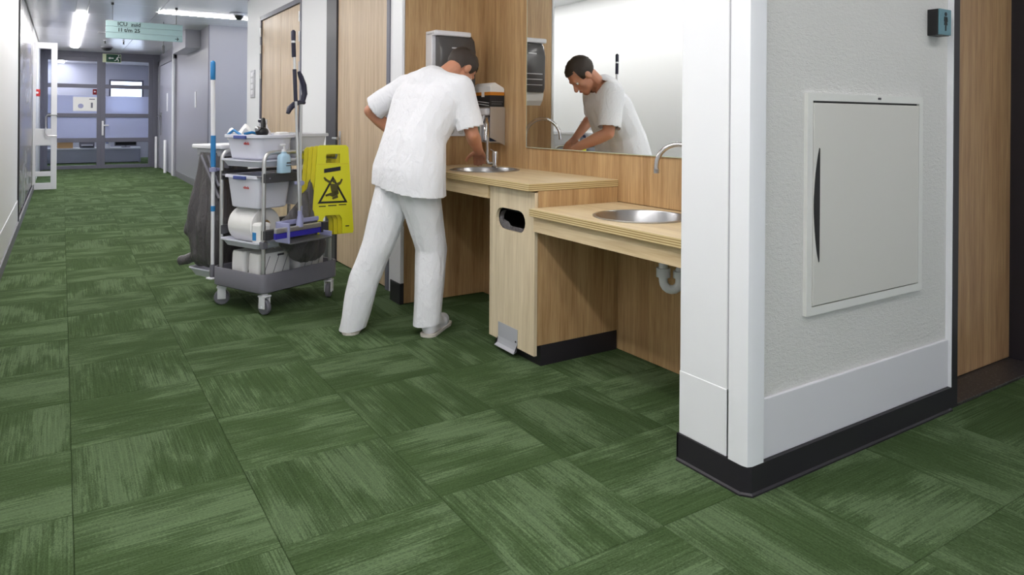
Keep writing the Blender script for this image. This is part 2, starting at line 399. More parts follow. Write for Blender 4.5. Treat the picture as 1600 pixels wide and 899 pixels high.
obj('print', box(.53, .64, YF-.017, YF-.0145, 1.61, 1.63), FRAME_GY, nt)
ex = thing('exit_sign', 'green emergency exit sign above the glazed doors', 'sign', (.97, YF-.06, 2.48))
obj('panel', box(.785, 1.165, YF-.075, YF-.04, 2.49, 2.69, .004), PGREEN, ex); obj('face', box(.86, 1.155, YF-.079, YF-.0755, 2.50, 2.68), GREEN, ex)
ab = B(); ab.prism([(.90, 2.59), (.94, 2.62), (.94, 2.60), (1.01, 2.60), (1.01, 2.58), (.94, 2.58), (.94, 2.56)], 'y', YF-.082, YF-.0795); obj('arrow', ab, PAPER, ex)
rb = B()
for P in ([(1.07, 2.605), (1.10, 2.63), (1.115, 2.62), (1.09, 2.575), (1.12, 2.555), (1.11, 2.51), (1.10, 2.51), (1.10, 2.55), (1.06, 2.565)], [(1.06, 2.57), (1.075, 2.56), (1.05, 2.53), (1.02, 2.53), (1.02, 2.54), (1.045, 2.54)], [(1.10, 2.63), (1.13, 2.60), (1.145, 2.60), (1.145, 2.615), (1.115, 2.62)]):
    rb.prism(P, 'y', YF-.082, YF-.0795)
rb.lathe([(.016, 0), (.016, .0025)], (1.115, YF-.082, 2.652), 12, 'y'); obj('running_figure', rb, PAPER, ex)

# room behind the glazed doors
def holed(y0, y1, x0, x1, z0, z1, hx0, hx1, hz0, hz1):
    return box(x0, hx0, y0, y1, z0, z1).box(hx1, x1, y0, y1, z0, z1).box(hx0, hx1, y0, y1, z0, hz0).box(hx0, hx1, y0, y1, hz1, z1)
struct('wall_far', holed(23.6, 23.75, -.6, 3.4, 0, CZ+.02, 1.15, 2.05, 1.30, 2.30), mat('far_wall_paint', (166, 168, 184), .5), 'grey wall with a bright window behind the glazed doors')
struct('wall_far_right', box(2.9, 3.05, 19.15, 23.6, 0, CZ+.02), mat('far_wall_paint', (166, 168, 184), .5), 'grey wall right of the room behind the glazed doors')
w1 = thing('window_1', 'bright window in the wall behind the glazed doors', None, (1.6, 23.65, 1.30), None, 'structure')
obj('window_frame', holed(23.62, 23.68, 1.15, 2.05, 1.30, 2.30, 1.2, 2.0, 1.35, 2.25), FRAME_GY, w1); obj('pane', box(1.2, 2.0, 23.645, 23.655, 1.35, 2.25), GLASS, w1); obj('glazing_bar', box(1.2, 2.0, 23.63, 23.67, 1.72, 1.77), FRAME_GY, w1)
sh = thing('low_shelf', 'low grey shelf behind the glazed doors', 'shelf', (.7, 21.4, 0))
obj('top', box(-.38, 1.78, 21.2, 21.6, .36, .40), WPLAS, sh); obj('side_panel', box(-.38, -.34, 21.2, 21.6, 0, .36), GREYD, sh); obj('side_panel', box(1.74, 1.78, 21.2, 21.6, 0, .36), GREYD, sh); obj('back_panel', box(-.34, 1.74, 21.54, 21.6, 0, .36), FRAME_GY, sh); obj('front_panel', box(-.34, 1.74, 21.21, 21.23, .02, .36), mat('shelf_grey', (176, 176, 190), .5), sh)
cb = thing('cardboard_box', 'brown cardboard box on the low shelf behind the glazed doors', 'box', (.08, 21.4, .40))
obj('carton', box(-.10, .24, 21.25, 21.5, .40, .68), CARD, cb); obj('lid', box(-.11, .25, 21.24, 21.51, .60, .69), CARD, cb)
pr = thing('printer', 'grey desk printer on the shelf behind the left glazed leaf', 'printer', (.55, 21.4, .40))
obj('body', box(.38, .72, 21.25, 21.5, .40, .58, .02), GPLAS, pr); obj('paper_tray', box(.42, .68, 21.18, 21.3, .46, .48), WPLAS, pr); obj('lid', box(.40, .70, 21.28, 21.48, .58, .64, .01), DPLAS, pr)
mo = thing('monitor', 'dark computer screen on the shelf behind the right glazed leaf', 'monitor', (1.44, 21.4, .40))
obj('screen', box(1.2, 1.68, 21.36, 21.39, .46, .80, .008), BLACK, mo); obj('bezel', box(1.18, 1.70, 21.39, 21.41, .44, .82, .008), GPLAS, mo); obj('stand', box(1.34, 1.54, 21.32, 21.5, .40, .42).box(1.42, 1.46, 21.41, 21.44, .42, .6), GPLAS, mo)
fb = thing('ring_binder', 'white ring binder on the shelf behind the right glazed leaf', 'binder', (1.0, 21.4, .40))
obj('cover', box(.92, 1.08, 21.25, 21.5, .40, .74, .004), WPLAS, fb); obj('spine_label', box(.97, 1.03, 21.245, 21.25, .5, .66), LILAC, fb)

# --- right side, far to near
struct('wall_right_far', box(XR, XR+.9, 12.14, 19.0, 0, CZ+.02), GREYW, 'grey panelled wall on the right just before the glazed doors')
wrf = bpy.data.objects['wall_right_far']; obj('push_plate', box(XR-.012, XR, 13.42, 13.52, 1.40, 1.68, .003), WPLAS, wrf); obj('edge_trim', box(XR-.01, XR, 12.14, 12.2, 0, CZ), FRAME_GY, wrf)
struct('baseboard_right_far', box(XR-.012, XR, 12.15, 16.0, 0, .12, .002), GREYV, 'grey skirting on the far right wall')
struct('baseboard_side', box(XR, 4.65, 12.128, 12.14, 0, .12, .002), GREYV, 'grey skirting in the side passage')
struct('wall_side', box(XR+.9, 4.65, 12.14, 12.3, 0, CZ+.02), GREYW, 'grey end wall of the side passage behind the cart')
d4 = thing('door_4', 'grey door with a steel handle in the far right wall', None, (XR-.02, 17.3, 0), None, 'structure')
obj('leaf', box(XR-.03, XR, 16.42, 18.6, .02, 2.42, .004), GREYD, d4); obj('jamb', box(XR-.045, XR, 15.95, 16.40, 0, 2.55, .004), GREYW, d4); obj('jamb', box(XR-.045, XR, 18.62, 18.9, 0, 2.55, .004), GREYW, d4)
obj('jamb', box(XR-.06, XR-.03, 16.1, 16.2, 0, 2.55, .004), WPLAS, d4); obj('head', box(XR-.045, XR, 15.95, 18.9, 2.43, 2.55, .004), GREYW, d4)
obj('handle', B().tube([(XR-.03, 18.3, 1.25), (XR-.10, 18.3, 1.25), (XR-.11, 18.28, 1.24), (XR-.11, 17.9, 1.22)], .016, 8).box(XR-.045, XR-.03, 18.22, 18.38, .8, 1.32, .004), STEEL, d4)
obj('door_plate', box(XR-.035, XR-.03, 17.1, 17.3, 1.35, 1.75, .002), WPLAS, d4)
for y, h in ((18.75, .75), (17.0, .72)):
    obj('guard_post', B().lathe([(.03, 0), (.03, h-.01), (.022, h)], (XR-.09, y, 0), 12), WPLAS, d4, smooth=40)
sb = tag(obj('ceiling_bulkhead', box(1.75, XR, 13.0, 14.6, 2.41, CZ, .004), GREYW), None, None, None, 'structure'); sb['label'] = 'grey boxed bulkhead below the ceiling at the far right wall'

def wall_seg(name, y0, y1, label, z0=0, x1=None): return struct(name, box(XR, x1 or XR+.14, y0, y1, z0, CZ+.02), WHITE, label)
wall_seg('wall_right_pier', 8.70, 9.39, 'white wall pier left of the pale oak double doors', 0, 4.65)
wall_seg('wall_right_middle', 6.17, 6.97, 'white wall between the double doors and the single oak door')
wall_seg('wall_right_end', 4.46, 4.73, 'narrow white wall strip beside the washing niche')
wall_seg('wall_right_lintel', 6.97, 8.70, 'white wall above the pale oak double doors', 2.44); wall_seg('wall_right_head', 4.73, 6.17, 'white wall above the single oak door', 2.44)
for i, (a, b) in enumerate(((8.70, 9.39), (6.17, 6.97))): struct('baseboard_right_%s' % ('pier', 'middle')[i], box(XR-.012, XR, a, b, 0, .10, .002), GREYV, ('grey skirting below the wall pier', 'grey skirting between the two oak doorways')[i])
d5 = thing('door_5', 'pale oak double doors behind the cleaning cart', None, (XR, 7.83, 0), None, 'structure')
obj('frame', box(XR-.006, XR+.10, 6.97, 7.02, 0, 2.44, .003).box(XR-.006, XR+.10, 8.65, 8.70, 0, 2.44, .003).box(XR-.006, XR+.10, 7.02, 8.65, 2.39, 2.44, .003), FRAME_GY, d5)
for a, b in ((7.024, 7.80), (7.806, 8.646)): obj('leaf', box(XR+.012, XR+.06, a, b, .012, 2.386, .003), OAK_DOOR, d5)
for y in (7.022, 8.648):
    for z in (.3, 1.75, 2.05, 2.25): obj('hinge', B().lathe([(.011, -.05), (.011, .05)], (XR-.006, y, z), 10), STEEL, d5, smooth=40)
d6 = thing('door_6', 'tall pale oak door with a dark grey frame beside the yellow signs', None, (XR, 5.4, 0), None, 'structure')
obj('side_panel', box(XR-.008, XR+.10, 5.90, 6.17, 0, 2.44, .003), FRAME_DK, d6); obj('jamb', box(XR-.008, XR+.10, 4.73, 4.79, 0, 2.44, .003), FRAME_GY, d6); obj('head', box(XR-.008, XR+.10, 4.79, 5.90, 2.40, 2.44, .003), FRAME_DK, d6)
lf = obj('leaf', box(XR+.008, XR+.055, 4.795, 5.895, .012, 2.395, .003), OAK_DOOR, d6)
obj('handle', B().box(XR+.002, XR+.008, 5.81, 5.85, .86, 1.13, .002).tube([(XR+.005, 5.83, 1.07), (XR-.055, 5.83, 1.07), (XR-.06, 5.82, 1.07), (XR-.06, 5.70, 1.07)], .010, 8), STEEL, lf, smooth=40)
sp = thing('wall_switch_plate', 'grey vertical switch plate on the white pier by the double doors', 'switch', (XR, 9.03, 1.48))
obj('plate', box(XR-.012, XR, 8.93, 9.15, 1.48, 1.82, .003), mat('switch_grey', (190, 190, 196), .4), sp)
for k in range(4): obj('button', box(XR-.018, XR-.012, 8.98, 9.10, 1.52+k*.072, 1.575+k*.072, .003), WPLAS, sp)

# --- wash niche
gp = thing('trim_3', 'white corner guard at the far edge of the washing niche', None, (1.93, 4.4, 0), None, 'structure')
obj('guard', box(1.905, 1.928, 4.335, 4.50, .14, CZ, .006), GUARD, gp); obj('lower_guard', box(1.902, 1.930, 4.333, 4.502, .14, .52, .004), BAND, gp); obj('backing', box(1.928, XR+.02, 4.352, 4.498, .0, CZ), GUARD, gp)
obj('skirting', box(1.90, 1.93, 4.331, 4.50, 0, .14, .004), BLACKV, gp)
def wood_panels(name, label, segs, ax):
    w = thing(name, label, None, (segs[0][0], segs[0][2], 0), None, 'structure')
    for s in segs: obj('veneer_panel', box(*s, .0015, 1), OAK, w)
    return w
wood_panels('wall_niche_side', 'oak veneered side wall of the washing niche', [(1.93, 2.69, 4.338, 4.351, .004, .80), (1.93, 2.69, 4.338, 4.351, .803, CZ)], 'y')
wood_panels('wall_niche_back', 'oak veneered back wall of the washing niche', [(XB, XB+.15, 2.896, 4.345, .004, .80), (XB, XB+.15, 1.6, 2.893, .004, .80), (XB, XB+.15, 3.80, 4.345, .803, CZ), (XB, XB+.15, 1.6, 3.797, .803, CZ)], 'x')
mi = thing('wall_mirror', 'large frameless mirror on the oak wall above the basins', 'mirror', (XB, 2.8, 1.06))
obj('glass', box(XB-.012, XB-.007, 1.85, 3.775, 1.066, 2.45), MIRROR, mi); obj('edge', box(XB-.0125, XB-.001, 3.775, 3.779, 1.064, 2.45).box(XB-.0125, XB-.001, 1.85, 3.775, 1.062, 1.066), mat('mirror_edge', (196, 206, 184), .3), mi)
obj('backing', box(XB-.007, XB-.001, 1.85, 3.775, 1.066, 2.45), FRAME_GY, mi)

# --- wall block between the niche and the toilet door
wp = struct('wall_pillar', box(1.935, XB+.15, 1.60, 1.83, 0, CZ+.02), WHITE, 'white end of the wall between the washbasins and the toilet door')
struct('wall_cabinet_side', box(1.96, 3.25, 1.548, 1.60, 0, CZ+.02), TEXW, 'white textured wall holding the cream cabinet')
struct('wall_core', box(XB+.15, 3.25, 1.60, 4.46, 0, CZ+.02), WHITE, 'hidden mass of the wall behind the cream cabinet')
cg = thing('trim_4', 'white plastic corner guards and band on the wall corner', None, (1.92, 1.6, 0), None, 'structure')
obj('face_guard', box(1.915, 1.935, 1.616, 1.832, .10, CZ, .004), GUARD, cg); obj('face_guard', box(1.913, 1.935, 1.616, 1.832, .10, .33, .003), GUARD, cg)
obj('joint', box(1.93, 1.94, 1.600, 1.618, .10, CZ), mat('joint_grey', (150, 150, 158), .5), cg)
obj('corner_guard', B().loft([[(x, y, z) for x, y in ((1.909, 1.603), (1.909, 1.545), (1.915, 1.528), (1.932, 1.522), (1.990, 1.522), (1.990, 1.55), (1.95, 1.55), (1.95, 1.603))] for z in (.10, CZ)]), GUARD, cg, smooth=50)
obj('joint', box(1.990, 1.999, 1.535, 1.56, .10, CZ), mat('joint_grey2', (120, 120, 128), .5), cg)
obj('wainscot', box(2.0, 3.242, 1.535, 1.548, .10, .305, .003), BAND, cg)
sk = thing('baseboard_right_near', 'black vinyl skirting around the wall corner', None, (1.9, 1.53, 0), None, 'structure')
obj('skirting', B().loft([[(x, y, z) for x, y in ((1.907-o, 1.835), (1.907-o, 1.55), (1.93-o*.5, 1.522-o), (3.245, 1.522-o), (3.245, 1.55), (1.95, 1.56), (1.95, 1.835))] for z, o in ((0, .006), (.006, .006), (.012, 0), (.10, 0))]), BLACKV, sk)
struct('skirting_far_end', box(1.907, 1.95, 1.83, 1.838, 0, .10), BLACKV, parent=sk)

# cream cabinet flush in the wall
wc = thing('wall_cabinet', 'cream metal access cabinet set in the white textured wall', 'cabinet', (2.63, 1.54, .55))
x0, x1, z0, z1 = 2.235, 3.015, .55, 1.35
obj('frame', holed(1.533, 1.549, x0, x1, z0, z1, x0+.03, x1-.03, z0+.03, z1-.028), CREAMF, wc)
obj('gap', box(x0+.03, x1-.03, 1.543, 1.5478, z0+.03, z1-.028), BLACK, wc)
dr = obj('door', box(x0+.034, x1-.033, 1.531, 1.543, z0+.033, z1-.036, .003), CREAM, wc)
hp = [(2.294, 1.152), (2.301, 1.148), (2.303, .745), (2.298, .738)]; n = 14
hp = [(2.300, 1.152), (2.304, 1.148), (2.304, .742), (2.300, .738)]+[(2.300-.030*math.sin(PI*k/n)**.8, .738+.414*k/n) for k in range(1, n)]
obj('handle_recess', B().prism(hp, 'y', 1.5295, 1.538), BLACK, dr)
obj('plate_mark', box(2.68, 2.70, 1.5315, 1.5335, 1.333, 1.341), DPLAS, wc)
ts = thing('toilet_sign', 'teal sign with a black woman pictogram on the white wall', 'sign', (3.1, 1.51, 1.61))
obj('holder', box(3.072, 3.168, 1.505, 1.548, 1.612, 1.722, .002), BLACK, ts); obj('face', box(3.074, 3.168, 1.498, 1.505, 1.614, 1.722, .0015), TEAL, ts)
fg = B(); fx, fz = 3.121, 1.665
fg.lathe([(.0085, 0), (.0085, .0015)], (fx, 1.4965, fz+.036), 16, 'y')
fg.prism([(fx-.012, fz+.025), (fx+.012, fz+.025), (fx+.014, fz+.005), (fx+.0075, fz+.012), (fx+.013, fz-.010), (fx+.004, fz-.010), (fx+.004, fz-.034), (fx-.004, fz-.034), (fx-.004, fz-.010), (fx-.013, fz-.010), (fx-.0075, fz+.012), (fx-.014, fz+.005)], 'y', 1.4965, 1.498)
obj('woman_pictogram', fg, INK, ts)

# toilet door
d7 = thing('door_7', 'brown oak toilet door in a black frame', None, (3.7, 1.6, 0), None, 'structure')
obj('jamb', box(3.248, 3.315, 1.530, 1.72, 0, CZ, .003), BLACKV, d7); obj('jamb', box(4.19, 4.30, 1.530, 1.72, 0, CZ, .003), BLACKV, d7)
obj('leaf', box(3.315, 4.19, 1.685, 1.73, .018, CZ-.1, .002), OAK_DOOR2, d7)
obj('edge_trim', box(3.242, 3.248, 1.524, 1.548, .1, CZ), GUARD, d7)
struct('trim_5', box(3.315, 4.19, 1.53, 1.73, 0, .014, .002), STONE, 'dark speckled stone threshold of the toilet door')
struct('wall_door_side', box(4.30, 4.65, 1.548, 1.73, 0, CZ+.02), WHITE, 'white wall right of the toilet door')
struct('wall_door_back', box(3.25, 4.65, 1.731, 1.85, 0, CZ+.02), WHITE, 'wall mass behind the toilet door')

# --- things hanging from the ceiling
hs = thing('hanging_sign', 'mint green direction sign hanging on two wires in the corridor', 'sign', (.92, 10.5, 2.24))
sk_ = .0
for k in range(3):
    za, zb = 2.255+k*.078, 2.255+(k+1)*.078-.004
    bm_ = B(); bm_.box(.468, 1.376, 10.485, 10.515, za, zb, .002, 1); obj('slat', bm_, MINT, hs)
for x in (.545, 1.30):
    obj('wire', B().tube([(x, 10.5, 2.485), (x, 10.5, CZ)], .004, 6), DPLAS, hs); obj('ceiling_cap', B().lathe([(.016, -.03), (.016, 0)], (x, 10.5, CZ), 10), BLACK, hs); obj('wire_clip', B().box(x-.05, x+.01, 10.48, 10.52, 2.484, 2.492), STEEL, hs)
for wd, x, z in (('ICU', .60, 2.424), ('zuid', .755, 2.424), ('1', .60, 2.346), ('1', .63, 2.346), ('t/m', .678, 2.346), ('25', .795, 2.346)): text_mesh('lettering', wd, .068, INK, T(x, 10.483, z) @ FACE_NEG_Y, hs, sx=1.02)
ar = B(); ar.prism([(1.285, 2.287), (1.315, 2.287), (1.305, 2.268), (1.314, 2.268), (1.33, 2.291), (1.314, 2.314), (1.305, 2.314), (1.315, 2.295), (1.285, 2.295)], 'y', 10.4825, 10.485); obj('arrow', ar, INK, hs)
for i, (x, y, lab) in enumerate(((.80, 17.4, 'black smoke detector dome on the ceiling before the glazed doors'), (2.13, 10.6, 'black dome camera on the ceiling at the right of the crosswise light'))):
    dd = thing('ceiling_dome', lab, 'detector', (x, y, CZ))
    r = .115 if i == 0 else .075
    obj('base', B().lathe([(r, 0), (r, -.02), (r*.9, -.025)], (x, y, CZ), 20), WPLAS if i else GPLAS, dd, smooth=40); obj('dome', B().lathe([(r*.85, -.025), (r*.8, -.05), (r*.5, -.08), (.001, -.09)], (x, y, CZ), 20), BLACK, dd, smooth=60)
for x, y, lab in ((.70, 15.9, 'small black sprinkler nozzle left of the detector dome'), (1.02, 15.9, 'small black sprinkler nozzle right of the detector dome')):
    q = thing('sprinkler', lab, 'sprinkler', (x, y, CZ)); obj('plate', B().lathe([(.03, 0), (.03, -.01)], (x, y, CZ), 12), WPLAS, q); obj('nozzle', B().lathe([(.012, -.01), (.012, -.05), (.022, -.055), (.022, -.06)], (x, y, CZ), 10), BLACK, q)
vt = thing('ceiling_vent', 'thin dark slot vent in the ceiling below the hanging sign', 'vent', (.66, 14.4, CZ)); obj('slot', box(.53, .81, 14.36, 14.44, CZ-.004, CZ), DPLAS, vt); obj('frame', box(.52, .82, 14.34, 14.36, CZ-.006, CZ).box(.52, .82, 14.44, 14.46, CZ-.006, CZ), CEIL, vt)
pl = thing('pull_switch', 'small grey switch hanging on a cord below the sign', 'switch', (1.33, 12.2, 2.1)); obj('cord', B().tube([(1.33, 12.2, CZ), (1.33, 12.2, 2.35)], .004, 6), DPLAS, pl); obj('grip', B().lathe([(.006, 2.36), (.02, 2.34), (.02, 2.24), (.006, 2.22)], (1.33, 12.2, 0), 10), DPLAS, pl)

al = thing('alarm_button', 'small red alarm button seen through the open door leaf', 'alarm button', (-.40, 15.0, 1.62)); obj('housing', box(-.412, -.33, 14.9, 15.1, 1.58, 1.70, .006), RED, al); obj('button', B().lathe([(.02, 0), (.02, .006)], (-.37, 14.892, 1.64), 12, 'y'), PAPER, al)
al = thing('alarm_button', 'small red alarm button seen through the left glazed leaf', 'alarm button', (.64, 19.12, 1.72)); obj('housing', box(.60, .68, 19.06, 19.12, 1.73, 1.86, .006), RED, al); obj('button', B().lathe([(.02, 0), (.02, .006)], (.64, 19.054, 1.80), 12, 'y'), PAPER, al)
# ================================================================== WASH NICHE FURNITURE
def hole_slab(u0, u1, v0, v1, w0, w1, cu, cv, rad, ax='z', n=40):
    """slab with a hole; rad(angle) is the hole's radius about (cu, cv)"""
    angs = sorted([2*PI*k/n for k in range(n)]+[math.atan2(v-cv, u-cu) % (2*PI) for u in (u0, u1) for v in (v0, v1)])
    def outer(a):
        c, s = math.cos(a), math.sin(a); t = 1e9
        if c > 1e-9: t = min(t, (u1-cu)/c)
        if c < -1e-9: t = min(t, (u0-cu)/c)
        if s > 1e-9: t = min(t, (v1-cv)/s)
        if s < -1e-9: t = min(t, (v0-cv)/s)
        return cu+c*t, cv+s*t
    def P(u, v, w): return {'z': (u, v, w), 'x': (w, u, v), 'y': (u, w, v)}[ax]
    inn = [(cu+rad(a)*math.cos(a), cv+rad(a)*math.sin(a)) for a in angs]; out = [outer(a) for a in angs]
    rings = [[P(u, v, w0) for u, v in inn], [P(u, v, w0) for u, v in out], [P(u, v, w1) for u, v in out], [P(u, v, w1) for u, v in inn]]
    b = B(); b.loft(rings+[rings[0]], True, False, False)
    bmesh.ops.remove_doubles(b.bm, verts=b.bm.verts[:], dist=1e-5)
    return b
def edge_mat(o, m2, zlim=.5):
    o.data.materials.append(m2)
    for p in o.data.polygons:
        if abs(p.normal.z) < zlim: p.material_index = 1
SK1, SK2 = (2.255, 3.83), (2.25, 2.40)
def worktop(name, label, y0, y1, z, sk, apron, az):
    t_ = thing(name, label, 'worktop', (2.25, (y0+y1)/2, z-.037))
    o = obj('top', hole_slab(1.96, XB-.001, y0, y1, z-.037, z, sk[0], sk[1], lambda a: .212), OAK_TOP, t_); edge_mat(o, PLY)
    obj('apron', box(1.985, 2.005, apron[0], apron[1], az, z-.038, .001, 1), OAK_APRON, t_)
    obj('rear_rail', box(XB-.03, XB-.002, apron[0], apron[1], az, z-.038), OAK, t_)
    return t_
worktop('worktop', 'higher oak worktop with the basin the person uses', 2.893, 4.337, .922, SK1, (3.338, 4.336), .806)
worktop('worktop', 'lower oak worktop with a round basin beside the white wall end', 1.838, 2.892, .801, SK2, (1.84, 2.890), .684)
def basin(c, z, label):
    t_ = thing('washbasin', label, 'washbasin', (c[0], c[1], z-.15))
    obj('bowl', B().loft([[(c[0]+r*math.cos(2*PI*k/48), c[1]+r*math.sin(2*PI*k/48), z+h) for k in range(48)] for r, h in
        ((.222, .001), (.222, .004), (.207, .005), (.203, .0), (.198, -.06), (.175, -.115), (.11, -.138), (.035, -.142), (.035, -.148), (.115, -.144), (.182, -.12), (.204, -.06), (.208, 0.0), (.222, .001))], True, False, False), STEEL, t_, smooth=50)
    obj('drain', B().lathe([(.03, -.1415), (.03, -.138), (.012, -.137)], (c[0], c[1], z), 20), CHROME, t_, smooth=40)
    return t_
basin(SK1, .922, 'round steel basin in the higher worktop below the arms'); basin(SK2, .801, 'round steel basin in the lower worktop cut off by the white wall end')
def arc(base, out, zb, zt, zo, n=14):
    bx, by = base; ox, oy = out; pts = [(bx, by, zb)]
    r = math.hypot(ox-bx, oy-by)/2; zc = zt-r
    for k in range(n+1):
        a = PI*k/n; f = (1-math.cos(a))/2
        pts.append((bx+(ox-bx)*f, by+(oy-by)*f, zc+r*math.sin(a)))
    pts.append((ox, oy, zo)); return pts
t_ = thing('faucet', 'chrome swan neck faucet behind the basin in use', 'faucet', (2.415, 3.97, .922))
obj('body', B().lathe([(.026, 0), (.026, .006), (.021, .01), (.021, .095), (.018, .108), (.001, .112)], (2.418, 3.972, .922), 24), CHROME, t_, smooth=40)
obj('lever', B().tube([(2.418, 3.972, 1.025), (2.395, 3.995, 1.045)], .005, 8), CHROME, t_, smooth=40)
sp_ = B(); sp_.tube([(2.418, 3.972, .95), (2.395, 3.998, .95), (2.385, 4.008, .955), (2.382, 4.012, .97), ]+arc((2.382, 4.012), (2.240, 3.800), .98, 1.248, 1.11), .0105, 12); obj('spout', sp_, CHROME, t_, smooth=50)
t_ = thing('faucet', 'chrome swan neck faucet over the lower basin', 'faucet', (2.475, 2.20, .801))
obj('body', B().lathe([(.026, 0), (.026, .006), (.021, .01), (.021, .095), (.018, .108), (.001, .112)], (2.495, 2.185, .801), 24), CHROME, t_, smooth=40)
obj('lever', B().tube([(2.495, 2.185, .905), (2.46, 2.16, .925)], .005, 8), CHROME, t_, smooth=40)
sp_ = B(); sp_.tube([(2.495, 2.185, .83), (2.475, 2.225, .83), (2.470, 2.238, .84)]+arc((2.470, 2.240), (2.345, 2.40), .86, 1.135, 1.005), .0115, 12); obj('spout', sp_, CHROME, t_, smooth=50)
obj('aerator', B().lathe([(.0125, 0), (.0125, .02)], (2.345, 2.40, .998), 14), STEEL, t_, smooth=40)
t_ = thing('drain_trap', 'white plastic drain trap under the lower worktop', 'pipe', (2.2, 2.4, .44))
dp = [(2.27, 2.275, .655), (2.27, 2.275, .54)]+[(2.27+.032*(1-math.cos(PI*k/8))*.75, 2.275-.032*(1-math.cos(PI*k/8))*.85, .53-.04*math.sin(PI*k/8)) for k in range(9)]+[(2.318, 2.2206, .58), (2.34, 2.2206, .60), (2.54, 2.2206, .60)]
obj('pipe', B().tube(dp, .020, 14), WPLAS, t_, smooth=60)
obj('collar', B().lathe([(.031, 0), (.031, .04)], (2.27, 2.275, .545), 16), WPLAS, t_, smooth=40); obj('collar', B().lathe([(.030, 0), (.030, .03)], (2.318, 2.2206, .545), 16), WPLAS, t_, smooth=40); obj('collar', B().lathe([(.034, 0), (.034, .03)], (2.27, 2.275, .625), 16), WPLAS, t_, smooth=40)

# bin cabinet
t_ = thing('waste_cabinet', 'pale oak waste cabinet with an oval opening between the worktops', 'cabinet', (2.25, 3.11, 0))
obj('side_panel', box(2.018, XB-.002, 2.894, 2.912, .105, .884, .001, 1), OAK, t_); obj('side_panel', box(2.018, XB-.002, 3.318, 3.336, .105, .884, .001, 1), OAK, t_); obj('bottom_panel', box(2.03, XB-.002, 2.912, 3.318, .105, .125), OAK, t_)
obj('plinth', box(2.04, XB-.002, 2.896, 3.330, 0, .105), BLACKV, t_)
def stadium(a, w=.143, h=.058):
    c, s = abs(math.cos(a)), abs(math.sin(a)); cx = w-h
    if s > 1e-6 and c/s*h <= cx: return h/s
    B2 = cx*c; return B2+math.sqrt(max(0, B2*B2-(cx*cx-h*h)))
dr = obj('door', hole_slab(2.896, 3.334, .055, .876, 1.998, 2.016, 3.125, .712, stadium, 'x'), OAK_PALE, t_)
ib = B(); rg = []
for w, f in ((2.0165, 1.0), (2.05, 1.1), (2.25, 1.15), (2.40, 1.0)): rg.append([(w, 3.125+stadium(2*PI*k/36)*f*math.cos(2*PI*k/36), .712+stadium(2*PI*k/36)*f*math.sin(2*PI*k/36)) for k in range(36)])
ib.loft(rg, True, False, True); obj('chute', ib, BLACK, t_, smooth=50)
obj('bag_edge', B().loft([[(2.02+.012*j, 3.125+stadium(2*PI*k/36)*(.99-.2*j*(1 if math.sin(2*PI*k/36) < 0 else .1))*math.cos(2*PI*k/36), .70+stadium(2*PI*k/36)*(.97-.22*j*(1 if math.sin(2*PI*k/36) < 0 else 0))*math.sin(2*PI*k/36)) for k in range(36)] for j in range(3)], True, False, False), BAGM, t_, smooth=60)
fp = obj('foot_plate', B().prism([(1.9955, .150), (1.9975, .150), (1.9975, .075), (1.990, .040), (1.972, .030), (1.972, .027), (1.991, .037), (1.9955, .074)], 'y', 3.045, 3.235), mat('grey_foot_plate', (178, 179, 186), .4), dr)
obj('screw', B().lathe([(.005, 0), (.005, .003)], (1.9935, 3.06, .085), 10, 'x'), BLACK, fp)

# paper towel dispenser
t_ = thing('towel_dispenser', 'white and smoked grey paper towel dispenser on the oak side wall', 'dispenser', (2.22, 4.25, 1.43))
dx0, dx1 = 2.078, 2.385
obj('back_plate', box(dx0, dx1, 4.315, 4.337, 1.43, 1.835, .006).box(dx0, dx1-.03, 4.19, 4.32, 1.80, 1.835, .01).box(dx0, dx0+.035, 4.24, 4.32, 1.46, 1.82, .006), WPLAS, t_)
cv = B(); pr_ = [(4.316, 1.44), (4.18, 1.44), (4.165, 1.47), (4.160, 1.70), (4.18, 1.775), (4.225, 1.815), (4.316, 1.815)]
cv.loft([[(x, y+dy, z) for y, z in pr_] for x, dy in ((dx0+.028, .012), (dx0+.045, 0), (dx1-.03, 0), (dx1-.004, .018))]); cvo = obj('cover', cv, SMOKE, t_, smooth=35)
obj('logo_bar', box(2.19, 2.26, 4.1605, 4.167, 1.715, 1.722), WPLAS, cvo)
for k in range(3): obj('level_rib', box(dx0+.06, dx1-.04, 4.1595, 4.165, 1.49+k*.04, 1.495+k*.04), ALU, cvo)
obj('towel', B().loft([[(2.10, 4.20+d, z), (2.33, 4.20+d, z), (2.33, 4.206+d, z), (2.10, 4.206+d, z)] for z, d in ((1.47, 0), (1.42, .0), (1.38, .012), (1.345, .04))]), PAPER, t_)

# glove and soap station on the back wall
gs = thing('soap_station', 'grey metal soap bottle rack on the oak wall beside the mirror', 'rack', (2.5, 4.18, 1.06))
obj('side_plate', B().prism([(2.543, 1.065), (2.543, 1.325), (2.425, 1.325), (2.425, 1.12)], 'y', 4.052, 4.058), ALU, gs)
obj('back_plate', box(2.538, 2.5445, 4.058, 4.315, 1.075, 1.325), ALU, gs); obj('shelf', box(2.425, 2.538, 4.058, 4.315, 1.085, 1.092), ALU, gs); obj('top_shelf', box(2.425, 2.538, 4.058, 4.315, 1.322, 1.327), ALU, gs)
wi = B()
for z in (1.335, 1.352): wi.tube([(2.425, 4.07, z), (2.36, 4.10, z+.01), (2.34, 4.2, z+.012), (2.36, 4.29, z+.01), (2.425, 4.31, z)], .0022, 6)
wi.tube([(2.34, 4.2, 1.346), (2.425, 4.2, 1.326)], .0022, 6); obj('arm_lever', wi, STEEL, gs, smooth=60)
